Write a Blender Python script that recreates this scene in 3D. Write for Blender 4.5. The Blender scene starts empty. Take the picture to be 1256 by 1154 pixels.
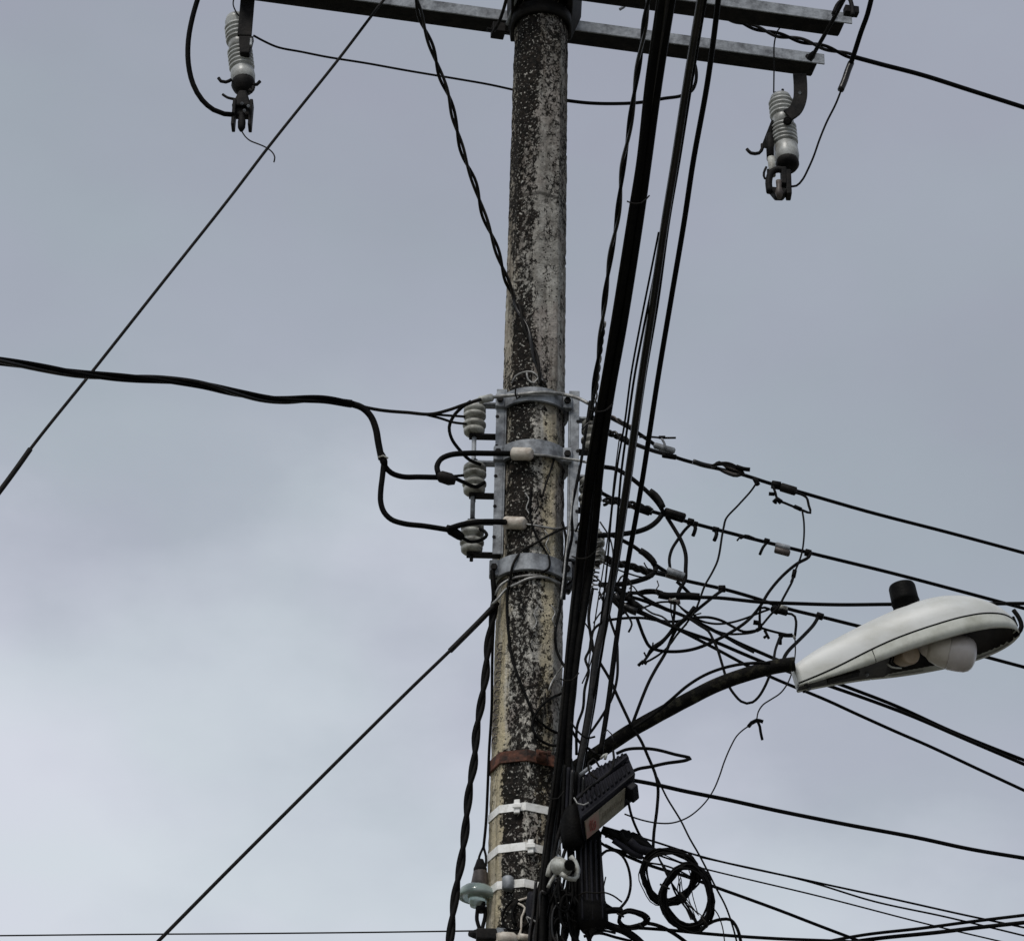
import bpy, bmesh, math, random
from mathutils import Vector, Matrix, noise
random.seed(7)
S = bpy.context.scene
COL = S.collection
# ------------------------------------------------------------------ camera
PITCH, ROLL, FPX, D, CX = math.radians(30), math.radians(1.4), 3500.0, 7.9, -0.065
CAM = Vector((CX, -D, 1.6))
Fv = Vector((0, math.cos(PITCH), math.sin(PITCH)))
R0 = Vector((1, 0, 0)); U0 = Vector((0, -math.sin(PITCH), math.cos(PITCH)))
Rv = R0*math.cos(ROLL) + U0*math.sin(ROLL)
Uv = -R0*math.sin(ROLL) + U0*math.cos(ROLL)
cd = bpy.data.cameras.new('camera'); cam = bpy.data.objects.new('camera', cd); COL.objects.link(cam)
M = Matrix((Rv, Uv, -Fv)).transposed().to_4x4(); M.translation = CAM
cam.matrix_world = M
cd.sensor_width = 36; cd.lens = FPX/1256*36; cd.clip_end = 3000; cd.clip_start = .05
S.camera = cam
S.render.resolution_x, S.render.resolution_y = 1024, 940
# ------------------------------------------------------------------ world: overcast sky
W = bpy.data.worlds.new("World"); S.world = W; W.use_nodes = True
nt = W.node_tree; nt.nodes.clear(); N = nt.nodes.new; L = nt.links.new
SUN_EL, SUN_AZ = math.radians(52), math.radians(205)      # azimuth clockwise from +Y
sky = N('ShaderNodeTexSky'); sky.sky_type = 'NISHITA'; sky.sun_disc = False
sky.sun_elevation = SUN_EL; sky.sun_rotation = SUN_AZ
b1 = N('ShaderNodeBackground'); b1.inputs[1].default_value = .063; L(sky.outputs[0], b1.inputs[0])
tc = N('ShaderNodeTexCoord'); sep = N('ShaderNodeSeparateXYZ'); L(tc.outputs['Generated'], sep.inputs[0])
mp = N('ShaderNodeMapping'); mp.inputs['Scale'].default_value = (1, 1, 1.7); mp.inputs['Location'].default_value = (3.1, .4, .9); L(tc.outputs['Generated'], mp.inputs[0])
n1 = N('ShaderNodeTexNoise'); n1.inputs['Scale'].default_value = 4.2; n1.inputs['Detail'].default_value = 7; n1.inputs['Roughness'].default_value = .52; L(mp.outputs[0], n1.inputs[0])
n2 = N('ShaderNodeTexNoise'); n2.inputs['Scale'].default_value = 9; n2.inputs['Detail'].default_value = 3; L(mp.outputs[0], n2.inputs[0])
hr = N('ShaderNodeMapRange'); hr.inputs[1].default_value = .33; hr.inputs[2].default_value = .56; hr.inputs[3].default_value = 0; hr.inputs[4].default_value = 1; 
zx = N('ShaderNodeMath'); zx.operation = 'MULTIPLY_ADD'; L(sep.outputs[0], zx.inputs[0]); zx.inputs[1].default_value = .33; L(sep.outputs[2], zx.inputs[2]); L(zx.outputs[0], hr.inputs[0])
ad = N('ShaderNodeMath'); ad.operation = 'MULTIPLY_ADD'; L(n1.outputs[0], ad.inputs[0]); ad.inputs[1].default_value = -1.15; L(hr.outputs[0], ad.inputs[2])
ad2 = N('ShaderNodeMath'); ad2.operation = 'ADD'; L(ad.outputs[0], ad2.inputs[0]); ad2.inputs[1].default_value = .55
cr = N('ShaderNodeValToRGB'); L(ad2.outputs[0], cr.inputs[0])
el = cr.color_ramp.elements
def s2l(c): return tuple((v/255/12.92 if v/255 <= .04045 else ((v/255+.055)/1.055)**2.4) for v in c) + (1,)
el[0].position = 0; el[0].color = s2l((210, 216, 224))
el[1].position = 1; el[1].color = s2l((157, 163, 175))
for p_, c_ in ((.22, (197, 203, 213)), (.45, (173, 180, 191)), (.65, (164, 172, 183))):
    e = el.new(p_); e.color = s2l(c_)
hm = N('ShaderNodeMix'); hm.data_type = 'RGBA'; hm.blend_type = 'MULTIPLY'; hm.inputs[0].default_value = 1
tr = N('ShaderNodeValToRGB'); tr.color_ramp.elements[0].color = (1.01, .987, 1.01, 1); tr.color_ramp.elements[1].color = (.987, 1.007, .992, 1)
tr.color_ramp.elements[0].position = .38; tr.color_ramp.elements[1].position = .62
L(n2.outputs[0], tr.inputs[0]); L(cr.outputs[0], hm.inputs[6]); L(tr.outputs[0], hm.inputs[7])
b2 = N('ShaderNodeBackground'); b2.inputs[1].default_value = .82; L(hm.outputs[2], b2.inputs[0])
mx = N('ShaderNodeMixShader'); mx.inputs[0].default_value = .95; L(b1.outputs[0], mx.inputs[1]); L(b2.outputs[0], mx.inputs[2])
wo = N('ShaderNodeOutputWorld'); L(mx.outputs[0], wo.inputs[0])
# ------------------------------------------------------------------ sun behind cloud
sd = bpy.data.lights.new('sun', 'SUN'); sd.energy = 1.5; sd.angle = math.radians(18); sd.color = (1, .965, .91)
so = bpy.data.objects.new('sun', sd); COL.objects.link(so)
sv = Vector((math.sin(SUN_AZ)*math.cos(SUN_EL), math.cos(SUN_AZ)*math.cos(SUN_EL), math.sin(SUN_EL)))
so.rotation_euler = sv.to_track_quat('Z', 'Y').to_euler(); so.location = (0, -5, 15)
S.view_settings.view_transform = 'Standard'; S.view_settings.look = 'None'
S.view_settings.exposure = .35; S.view_settings.gamma = 1; S.view_settings.use_curve_mapping = False

# ------------------------------------------------------------------ materials
def mat(name, col, rough=.5, metal=0, bump=0, bscale=60, var=0, vscale=20, col2=None, spec=.5, trans=0, stretch=None, thr=None):
    m = bpy.data.materials.new(name); m.use_nodes = True; t = m.node_tree; b = t.nodes['Principled BSDF']
    b.inputs['Base Color'].default_value = (*col, 1); b.inputs['Roughness'].default_value = rough
    b.inputs['Metallic'].default_value = metal; b.inputs['Specular IOR Level'].default_value = spec
    b.inputs['Transmission Weight'].default_value = trans
    co = t.nodes.new('ShaderNodeTexCoord'); src = co.outputs['Object']
    if stretch:
        mpn = t.nodes.new('ShaderNodeMapping'); mpn.inputs['Scale'].default_value = stretch; t.links.new(src, mpn.inputs[0]); src = mpn.outputs[0]
    if col2:
        n = t.nodes.new('ShaderNodeTexNoise'); n.inputs['Scale'].default_value = vscale; n.inputs['Detail'].default_value = 6; n.inputs['Roughness'].default_value = .65
        t.links.new(src, n.inputs[0]); r = t.nodes.new('ShaderNodeValToRGB')
        lo, hi = thr or (.38, .64)
        r.color_ramp.elements[0].position = lo; r.color_ramp.elements[1].position = hi
        r.color_ramp.elements[0].color = (*col, 1); r.color_ramp.elements[1].color = (*col2, 1)
        t.links.new(n.outputs[0], r.inputs[0]); t.links.new(r.outputs[0], b.inputs['Base Color'])
    if bump:
        n = t.nodes.new('ShaderNodeTexNoise'); n.inputs['Scale'].default_value = bscale; n.inputs['Detail'].default_value = 4
        t.links.new(src, n.inputs[0]); bp = t.nodes.new('ShaderNodeBump'); bp.inputs['Strength'].default_value = bump; bp.inputs['Distance'].default_value = .004
        t.links.new(n.outputs[0], bp.inputs['Height']); t.links.new(bp.outputs[0], b.inputs['Normal'])
    return m
RUB = mat('black_rubber', (.0018, .0018, .002), .62, bump=.35, bscale=120, col2=(.006, .0055, .005), vscale=30, spec=.07)
RUB2 = mat('weathered_black_cable', (.0025, .0022, .0022), .34, bump=.25, bscale=90, col2=(.020, .015, .012), vscale=18, spec=.32, thr=(.46,.70))
GALV = mat('galvanised_steel', (.095, .10, .11), .6, .15, bump=.5, bscale=70, col2=(.31, .33, .355), vscale=18, thr=(.36, .62))
GALVD = mat('dark_and_shaded_steel', (.0035, .0035, .004), .65, 0, bump=.4, bscale=80, col2=(.016, .014, .013), vscale=25, spec=.12)  # dark iron fittings; also carries the painted shade under the crossarms
BARE = mat('bare_aluminium_wire', (.34, .34, .33), .5, .4, bump=.4, bscale=150, col2=(.16, .155, .15), vscale=40)
DSTR = mat('weathered_strand', (.004, .0038, .0036), .65, 0, bump=.4, bscale=150, spec=.12, col2=(.014, .012, .010), vscale=40)
PORC = mat('grey_porcelain', (.40, .41, .40), .35, 0, bump=.15, bscale=30, col2=(.16, .155, .14), vscale=26, thr=(.42, .7))
PORB = mat('spool_porcelain', (.36, .36, .325), .45, 0, bump=.2, bscale=40, col2=(.10, .09, .075), vscale=38, thr=(.42, .68))
RUST = mat('rusty_steel', (.022, .013, .010), .9, .0, bump=1, bscale=90, col2=(.15, .055, .032), vscale=30)
STNL = mat('stainless_strap', (.88, .88, .86), .42, .0, bump=.4, bscale=60, col2=(.52, .50, .45), vscale=30, thr=(.46, .75))
CREAM = mat('cream_plastic', (.58, .53, .46), .5, 0, bump=.4, bscale=80, col2=(.30, .24, .19), vscale=34, thr=(.42, .7))
DIRTW = mat('dirty_white_plastic', (.44, .45, .42), .5, 0, bump=.3, bscale=60, col2=(.14, .125, .10), vscale=42, thr=(.40, .66))
PAINT = mat('lamp_paint', (.57, .58, .57), .45, 0, bump=.12, bscale=14, col2=(.40, .40, .355), vscale=11, thr=(.42, .82), stretch=(.5, 1, 1))
PAINTB = mat('lamp_band_paint', (.58, .59, .54), .5, 0, bump=.08, bscale=20, col2=(.34, .34, .28), vscale=15, thr=(.42, .78))
DARK = mat('dark_reflector', (.010, .009, .009), .5, .1, bump=.3, bscale=30, col2=(.035, .030, .026), vscale=16)
BULB = mat('frosted_bulb', (.50, .46, .44), .3, 0, col2=(.34, .31, .30), vscale=9, spec=.6)
CERA = mat('lamp_ceramic', (.55, .51, .46), .4, 0, col2=(.40, .36, .31), vscale=14)
TAN = mat('tan_igniter', (.42, .33, .24), .55, 0, col2=(.30, .22, .15), vscale=20)
ARMM = mat('mossy_black_arm', (.006, .0055, .005), .8, 0, bump=1, bscale=70, col2=(.045, .042, .028), vscale=34, thr=(.5, .72), spec=.08)
GLASS = mat('green_glass', (.52, .66, .62), .16, 0, col2=(.60, .68, .64), vscale=24, trans=.6, bump=.3, bscale=30)
BOXM = mat('box_plastic', (.004, .004, .006), .6, 0, bump=.4, bscale=60, col2=(.013, .0125, .018), vscale=14, spec=.15)
LABM = mat('faded_label', (.28, .25, .20), .6, 0, col2=(.17, .16, .12), vscale=45)
LABP = mat('faded_pink_label', (.34, .20, .17), .6, 0, col2=(.28, .23, .18), vscale=30)
REDM = mat('red_print', (.24, .04, .04), .7, col2=(.38, .16, .13), vscale=70)
INK = mat('grey_print', (.16, .145, .12), .7, col2=(.30, .27, .21), vscale=80)
CLAY = mat('brown_clay', (.035, .027, .024), .55, 0, bump=.3, col2=(.10, .08, .07), vscale=40)

def pole_material():
    m = bpy.data.materials.new('lichen_stained_concrete'); m.use_nodes = True; t = m.node_tree; b = t.nodes['Principled BSDF']
    Nn = t.nodes.new; Ll = t.links.new
    co = Nn('ShaderNodeTexCoord'); O = co.outputs['Object']; sp = Nn('ShaderNodeSeparateXYZ'); Ll(O, sp.inputs[0])
    def math_(op, a, c=None, d=None, clamp=False):
        n = Nn('ShaderNodeMath'); n.operation = op; n.use_clamp = clamp
        for i, v in enumerate((a, c, d)):
            if v is None: continue
            if hasattr(v, 'is_output'): Ll(v, n.inputs[i])
            else: n.inputs[i].default_value = v
        return n.outputs[0]
    def nz(scale, detail=5, rough=.6, st=(1, 1, 1), loc=(0, 0, 0)):
        mpn = Nn('ShaderNodeMapping'); mpn.inputs['Scale'].default_value = st; mpn.inputs['Location'].default_value = loc; Ll(O, mpn.inputs[0])
        n = Nn('ShaderNodeTexNoise'); n.inputs['Scale'].default_value = scale; n.inputs['Detail'].default_value = detail; n.inputs['Roughness'].default_value = rough
        Ll(mpn.outputs[0], n.inputs[0]); return n.outputs[0]
    def rng(v, a, c, lo=0., hi=1., smooth=True):
        n = Nn('ShaderNodeMapRange'); n.interpolation_type = 'SMOOTHSTEP' if smooth else 'LINEAR'
        Ll(v, n.inputs[0]); n.inputs[1].default_value = a; n.inputs[2].default_value = c; n.inputs[3].default_value = lo; n.inputs[4].default_value = hi; return n.outputs[0]
    def mixc(f, a, c):
        n = Nn('ShaderNodeMix'); n.data_type = 'RGBA'
        Ll(f, n.inputs[0]) if hasattr(f, 'is_output') else setattr(n.inputs[0], 'default_value', f)
        for i, v in ((6, a), (7, c)):
            if hasattr(v, 'is_output'): Ll(v, n.inputs[i])
            else: n.inputs[i].default_value = (*v, 1)
        return n.outputs[2]
    x, z = sp.outputs[0], sp.outputs[2]
    wob = math_('MULTIPLY', math_('SUBTRACT', nz(9, 3), .5), .05)
    wob2 = math_('MULTIPLY', math_('SUBTRACT', nz(34, 5, .7, (1, 1, .6), (1, 8, 2)), .5), .055)
    xw = math_('ADD', math_('ADD', x, wob), wob2)
    base = mixc(rng(nz(22, 6), .35, .65), (.27, .26, .235), (.56, .545, .50))
    base = mixc(math_('MULTIPLY', rng(nz(6, 3), .45, .6), .45), base, (.40, .33, .30))       # pinkish cast in patches
    low = rng(z, 5.95, 5.45, 0, 1)
    midz = rng(z, 6.5, 6.2, 0, 1)
    # tan stain on the left arris and a strip on the right
    tanl = math_('MULTIPLY', rng(xw, -.050, -.080), math_('ADD', low, .35, None, True))
    tanr = math_('MULTIPLY', math_('MULTIPLY', rng(xw, .025, .045), rng(xw, .085, .065)), math_('MULTIPLY', midz, .8))
    tan = math_('MAXIMUM', tanl, tanr)
    base = mixc(math_('MULTIPLY', tan, rng(nz(16, 4, .6, (1, 1, .3)), .25, .55, .5, 1)), base, (.62, .54, .37))
    # pale run-off streaks
    st = rng(nz(42, 4, .6, (1, 1, .07), (3, 1, 0)), .54, .68)
    base = mixc(math_('MULTIPLY', st, .7), base, (.68, .65, .58))
    ridge = math_('MULTIPLY', rng(math_('ABSOLUTE', math_('ADD', xw, -.004)), .013, .004), rng(z, 6.5, 6.3, .15, .85))
    base = mixc(math_('MULTIPLY', ridge, rng(nz(50, 3, .5, (1, 1, .4)), .35, .6)), base, (.72, .69, .62))
    # brown cast and darker ground towards the top, soft grime streaks, hairline cracks
    base = mixc(math_('MULTIPLY', rng(math_('ADD', z, math_('MULTIPLY', wob, 8)), 6.3, 7.3, .05, .60), .9), base, mixc(rng(nz(30, 5, .65, (1, 1, .35)), .35, .65), (.075, .062, .052), (.27, .255, .235)))
    gr = rng(nz(26, 5, .6, (1, 1, .05), (4, 4, 4)), .48, .66)
    base = mixc(math_('MULTIPLY', gr, .6), base, (.085, .068, .05))
    soft = rng(nz(17, 5, .7, (1, 1, .6), (8, 1, 6)), .48, .70)
    base = mixc(math_('MULTIPLY', soft, .35), base, (.12, .10, .085))
    # lichen density: left half high, right half thin, thick again low down; dark shadow painted at the very top
    left = rng(xw, .006, -.014)
    dens = math_('MULTIPLY', left, rng(xw, -.088, -.070))
    dens = math_('MULTIPLY', dens, rng(z, 6.2, 7.0, .15, .20))
    upl = math_('MULTIPLY', rng(xw, -.05, -.07), rng(z, 6.75, 7.1, 0, .16)); dens = math_('ADD', dens, upl)
    rup = math_('MULTIPLY', rng(xw, .0, .02), rng(z, 6.9, 7.4, .0, .035)); dens = math_('ADD', dens, rup)
    rightlow = math_('MULTIPLY', math_('MULTIPLY', rng(xw, -.01, .012), rng(xw, .055, .03)), rng(z, 5.95, 5.75, 0, .10))
    dens = math_('ADD', dens, rightlow)
    base_low = math_('MULTIPLY', rng(z, 5.2, 5.1), math_('MULTIPLY', rng(xw, -.085, -.040), .085))
    dens = math_('MAXIMUM', dens, base_low)
    topshade = rng(z, 7.92, 8.02, 0, .35); dens = math_('ADD', dens, topshade)  # shadow at the pole top, put into the colour mask
    big = math_('MULTIPLY', math_('SUBTRACT', nz(5, 3, .5, (1, 1, .45), (7, 2, 3)), .5), .75)
    dens = math_('ADD', dens, big)
    runs = math_('MULTIPLY', rng(nz(30, 4, .55, (1, 1, .035), (6, 2, 9)), .53, .68), rng(nz(3.2, 3, .5, (1, 1, .6), (1, 5, 5)), .42, .58))
    dens = math_('ADD', dens, math_('MULTIPLY', runs, .13))
    dens = math_('SUBTRACT', dens, math_('MULTIPLY', tanl, .22))
    fine = nz(74, 7, .68, (1, 1, .75))
    blot = rng(math_('ADD', fine, dens), .570, .615)
    # worm like ridges
    fr = nz(62, 4, .55, (1, 1, .7), (5, 5, 5))
    worm = rng(math_('ABSOLUTE', math_('SUBTRACT', fr, .5)), .045, .012)
    worm = math_('MULTIPLY', worm, rng(math_('ADD', dens, math_('SUBTRACT', nz(14, 3), .45)), .0, .16))
    dk = math_('MAXIMUM', blot, worm)
    vo = Nn('ShaderNodeTexVoronoi'); vo.inputs['Scale'].default_value = 78; Ll(O, vo.inputs[0])
    dots = math_('MULTIPLY', rng(vo.outputs['Distance'], .26, .17), rng(nz(11, 3, .6, (1, 1, .5), (9, 9, 1)), .46, .6))
    dk = math_('MAXIMUM', dk, dots)
    dark = mixc(rng(nz(75, 4), .42, .68), (.0015, .0014, .0014), (.020, .015, .012))
    colr = mixc(math_('MULTIPLY', dk, .96), base, dark)
    # small pale crumbs inside the black lichen
    crumbs = math_('MULTIPLY', rng(nz(115, 3, .5, (1, 1, 1), (2, 7, 4)), .60, .68), rng(dens, .0, .15))
    colr = mixc(math_('MULTIPLY', crumbs, .85), colr, (.55, .53, .48))
    ring = rng(math_('ABSOLUTE', math_('SUBTRACT', math_('ADD', z, math_('MULTIPLY', wob, .3)), 7.18)), .012, .004, 0, .7)
    colr = mixc(ring, colr, (.02, .018, .016))
    Ll(colr, b.inputs['Base Color']); b.inputs['Roughness'].default_value = .9; b.inputs['Specular IOR Level'].default_value = .08
    bh = math_('ADD', math_('MULTIPLY', nz(75, 6, .7), 1.0), math_('MULTIPLY', dk, .35))
    bp = Nn('ShaderNodeBump'); bp.inputs['Strength'].default_value = 1; bp.inputs['Distance'].default_value = .014
    Ll(bh, bp.inputs['Height']); Ll(bp.outputs[0], b.inputs['Normal'])
    return m
CONC = pole_material()

# ------------------------------------------------------------------ geometry helpers
def PR(z): return .131 - .0047*z                      # pole circumradius at height z
def ray(px, py):
    return (Fv*FPX + Rv*(px-628) - Uv*(py-577)).normalized()
def pt(px, py, Y=0.0):
    r = ray(px, py); t = (Y-CAM.y)/r.y; return CAM + r*t
def ptz(px, py, z):
    r = ray(px, py); t = (z-CAM.z)/r.z; return CAM + r*t
def depth(P): return (P-CAM).dot(Fv)
def mpp(P): return depth(P)/FPX                       # metres per photo pixel at P
def surf(px, py, off=.004):
    Y = -.1
    for _ in range(4):
        P = pt(px, py, Y); R = PR(P.z)+off; Y = -math.sqrt(max(R*R-P.x**2, .0001))
    return Y

def tag(o, label=None, cat=None, group=None, kind=None):
    if label: o['label'] = label
    if cat: o['category'] = cat
    if group: o['group'] = group
    if kind: o['kind'] = kind
    return o
def link(name, me, m, parent=None, smooth=True):
    o = bpy.data.objects.new(name, me); COL.objects.link(o)
    for mm in (m if isinstance(m, (list, tuple)) else [m]): me.materials.append(mm)
    if smooth:
        for p in me.polygons: p.use_smooth = True
    if parent is not None:
        o.parent = parent; o.matrix_parent_inverse = Matrix.Translation(-parent.location)
    return o
def empty(name, loc, label, cat, group=None):
    o = bpy.data.objects.new(name, None); COL.objects.link(o); o.location = loc; o.empty_display_size = .05
    return tag(o, label, cat, group)

class MB:
    def __init__(s): s.v = []; s.f = []
    def tube(s, P, R, sides=8, cap=True):
        n = len(P)
        if n < 2: return
        T = [(P[min(i+1, n-1)]-P[max(i-1, 0)]).normalized() for i in range(n)]
        a = Vector((0, 0, 1)) if abs(T[0].z) < .9 else Vector((1, 0, 0))
        u = T[0].cross(a).normalized(); base = len(s.v)
        for i in range(n):
            u = (u - T[i]*u.dot(T[i])).normalized(); w = T[i].cross(u)
            r = R[i] if isinstance(R, (list, tuple)) else R
            for k in range(sides):
                c = 2*math.pi*k/sides
                s.v.append(P[i] + u*(r*math.cos(c)) + w*(r*math.sin(c)))
        for i in range(n-1):
            for k in range(sides):
                a0 = base+i*sides+k; a1 = base+i*sides+(k+1) % sides
                s.f.append((a0, a1, a1+sides, a0+sides))
        if cap:
            s.f.append(tuple(base+k for k in range(sides))[::-1]); s.f.append(tuple(base+(n-1)*sides+k for k in range(sides)))
        return s
    def hexa(s, c):       # 8 corners: bottom 4 then top 4
        b = len(s.v); s.v += [Vector(q) for q in c]
        for q in ((0, 3, 2, 1), (4, 5, 6, 7), (0, 1, 5, 4), (1, 2, 6, 5), (2, 3, 7, 6), (3, 0, 4, 7)): s.f.append(tuple(b+i for i in q))
        return s
    def box(s, O, a, b_, c):   # origin corner + three edge vectors
        return s.hexa((O, O+a, O+a+b_, O+b_, O+c, O+a+c, O+a+b_+c, O+b_+c))
    def cbox(s, C, a, b_, c): return s.box(C-a/2-b_/2-c/2, a, b_, c)
    def lathe(s, p0, p1, prof, sides=20):
        ax = (p1-p0); ln = ax.length; ax.normalize()
        a = Vector((0, 0, 1)) if abs(ax.z) < .9 else Vector((1, 0, 0))
        u = ax.cross(a).normalized(); w = ax.cross(u); base = len(s.v)
        for (t, r) in prof:
            for k in range(sides):
                c = 2*math.pi*k/sides; s.v.append(p0 + ax*(ln*t) + u*(r*math.cos(c)) + w*(r*math.sin(c)))
        n = len(prof)
        for i in range(n-1):
            for k in range(sides):
                a0 = base+i*sides+k; a1 = base+i*sides+(k+1) % sides
                s.f.append((a0, a1, a1+sides, a0+sides))
        s.f.append(tuple(base+k for k in range(sides))[::-1]); s.f.append(tuple(base+(n-1)*sides+k for k in range(sides)))
        return s
    def build(s, name, m, parent=None, smooth=False, bevel=0):
        me = bpy.data.meshes.new(name); me.from_pydata([tuple(v) for v in s.v], [], s.f); me.update()
        bm = bmesh.new(); bm.from_mesh(me); bmesh.ops.recalc_face_normals(bm, faces=bm.faces); bm.to_mesh(me); bm.free()
        if smooth == 'auto':
            for p in me.polygons: p.use_smooth = len(p.vertices) == 4
            o = link(name, me, m, parent, False)
        else: o = link(name, me, m, parent, smooth)
        if bevel:
            md = o.modifiers.new('bevel', 'BEVEL'); md.width = bevel; md.segments = 2; md.limit_method = 'ANGLE'
        return o

def spline(P, step):
    """non-uniform Catmull-Rom through the points"""
    if len(P) == 2:
        n = max(2, int((P[1]-P[0]).length/step)); n = min(n, 40)
        return [P[0].lerp(P[1], i/n) for i in range(n+1)]
    k = [0]
    for a, b in zip(P, P[1:]): k.append(k[-1]+max((b-a).length, 1e-5)**.7)
    T = []
    for i in range(len(P)):
        if i == 0: T.append((P[1]-P[0])/(k[1]-k[0]))
        elif i == len(P)-1: T.append((P[-1]-P[-2])/(k[-1]-k[-2]))
        else:
            d0 = (P[i]-P[i-1])/(k[i]-k[i-1]); d1 = (P[i+1]-P[i])/(k[i+1]-k[i]); h0 = k[i]-k[i-1]; h1 = k[i+1]-k[i]
            T.append((d0*h1+d1*h0)/(h0+h1))
    out = []
    for i in range(len(P)-1):
        h = k[i+1]-k[i]; n = max(1, min(60, int((P[i+1]-P[i]).length/step)))
        for j in range(n):
            t = j/n; t2 = t*t; t3 = t2*t
            out.append(P[i]*(2*t3-3*t2+1)+T[i]*(h*(t3-2*t2+t))+P[i+1]*(-2*t3+3*t2)+T[i+1]*(h*(t3-t2)))
    out.append(P[-1].copy()); return out

def path(pts, Y0=0., Y1=None, ext=(0, 0), step=.022):
    """pts: (px,py[,Y or 's']); Y runs from Y0 to Y1 along the pixel length; Y1='z': the far end keeps the first point's height"""
    if Y1 is None: Y1 = Y0
    if Y0 == 'z': P1 = pt(pts[-1][0], pts[-1][1], Y1); Y0 = ptz(pts[0][0], pts[0][1], P1.z).y
    if Y1 == 'z': P0 = pt(pts[0][0], pts[0][1], Y0); Y1 = ptz(pts[-1][0], pts[-1][1], P0.z).y
    known = []; s = 0; acc = []
    for i, p in enumerate(pts):
        if i: s += math.hypot(p[0]-pts[i-1][0], p[1]-pts[i-1][1])
        acc.append(s)
        if len(p) > 2: known.append((s, surf(p[0], p[1]) if p[2] == 's' else surf(p[0], p[1], .021) if p[2] == 'S' else p[2]))
    if not known or known[0][0] > 0: known.insert(0, (0, Y0))
    if known[-1][0] < s: known.append((s, Y1))
    P = []
    for i, p in enumerate(pts):
        for (s0, y0), (s1, y1) in zip(known, known[1:]):
            if s0-1e-6 <= acc[i] <= s1+1e-6:
                P.append(pt(p[0], p[1], y0+(y1-y0)*((acc[i]-s0)/max(s1-s0, 1e-6)))); break
    Q = spline(P, step if (ext[0] or ext[1]) else step*.45)
    if ext[0]:
        d = (Q[0]-Q[min(6, len(Q)-1)]).normalized(); Q = [Q[0]+d*(ext[0]*k/6) for k in range(6, 0, -1)] + Q
    if ext[1]:
        d = (Q[-1]-Q[-min(7, len(Q))]).normalized(); Q = Q + [Q[-1]+d*(ext[1]*k/6) for k in range(1, 7)]
    return Q

def wire(name, cat, label, pts, w, Y0=0., Y1=None, m=None, ext=(0, 0), group=None, parent=None, lump=0):
    Q = path(pts, Y0, Y1, ext)
    mid = pt(pts[len(pts)//2][0], pts[len(pts)//2][1], 0)
    w = w*(1.16 if w < 3.2 else 1.08)
    r = w/2*mpp(Q[len(Q)//2] if not (ext[0] or ext[1]) else mid)
    R = r if not lump else [r*(1+lump*noise.noise(q*14)) for q in Q]
    o = MB().tube(Q, R, 8 if w > 3 else 6).build(name, m or RUB, parent, True)
    if parent is None: tag(o, label, cat, group)
    elif label: o['label'] = label
    return o

def twist(name, cat, label, pts, ws, rr, pitch, n=2, Y0=0., Y1=None, mats=None, ext=(0, 0), group=None, strand='strand', phase=0., taper=None):
    """n strands wound round a path; ws strand width px, rr winding radius px, pitch in px"""
    Q = path(pts, Y0, Y1, ext, step=.014)
    root = empty(name, Q[0], label, cat, group)
    s = mpp(pt(pts[len(pts)//2][0], pts[len(pts)//2][1], Y0 if isinstance(Y0, float) else 0))
    # resample long extension straights too
    Z = []
    for a, b in zip(Q, Q[1:]):
        k = max(1, min(60, int((b-a).length/.03))); Z += [a.lerp(b, j/k) for j in range(k)]
    Z.append(Q[-1]); Q = Z
    T = [(Q[min(i+1, len(Q)-1)]-Q[max(i-1, 0)]).normalized() for i in range(len(Q))]
    u = T[0].orthogonal().normalized(); F = []; ang = phase
    for i in range(len(Q)):
        u = (u-T[i]*u.dot(T[i])).normalized(); w = T[i].cross(u)
        if i: ang += 2*math.pi*(Q[i]-Q[i-1]).length/(pitch*s)*(1+.25*noise.noise(Q[i]*3))
        F.append((u.copy(), w, ang))
    for k in range(n):
        P = []
        for i, (uu, w, a) in enumerate(F):
            f = 1 if not taper else max(.15, min(1, taper(i/(len(F)-1))))
            a2 = a+2*math.pi*k/n; P.append(Q[i]+(uu*math.cos(a2)+w*math.sin(a2))*rr*s*f)
        mm = mats[k % len(mats)] if mats else RUB2
        MB().tube(P, ws/2*s, 7).build(strand, mm, root, True)
    return root

# ------------------------------------------------------------------ ground (outside the frame, carries the pole)
def sheet(name, x0, x1, y0, y1, z, m):
    me = bpy.data.meshes.new(name); me.from_pydata([(x0, y0, z), (x1, y0, z), (x1, y1, z), (x0, y1, z)], [], [(0, 1, 2, 3)])
    o = link(name, me, m, None, False); return tag(o, kind='structure')
ASPH = mat('asphalt', (.045, .045, .048), .9, 0, bump=.6, bscale=80, col2=(.075, .072, .07), vscale=3)
EARTH = mat('dry_ground', (.16, .14, .11), .95, 0, bump=.5, bscale=8, col2=(.07, .09, .04), vscale=.4)
PAVE = mat('pavement_concrete', (.26, .25, .235), .9, 0, bump=.4, bscale=40, col2=(.36, .35, .33), vscale=2)
sheet('ground', -1500, 1500, -1500, 1500, -.15, EARTH)
sheet('road', 1.2, 8.2, -300, 300, -.14, ASPH)
pv = MB().box(Vector((-1.3, -300, -.15)), Vector((2.35, 0, 0)), Vector((0, 600, 0)), Vector((0, 0, .15))).build('pavement', PAVE); tag(pv, kind='structure')
kb = MB().box(Vector((1.053, -300, -.15)), Vector((.147, 0, 0)), Vector((0, 600, 0)), Vector((0, 0, .155))).build('kerb', PAVE); tag(kb, kind='structure')
ln = sheet('road_marking', 4.64, 4.76, -300, 300, -.136, mat('road_paint', (.6, .58, .5), .7, col2=(.35, .34, .3), vscale=4))

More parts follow.
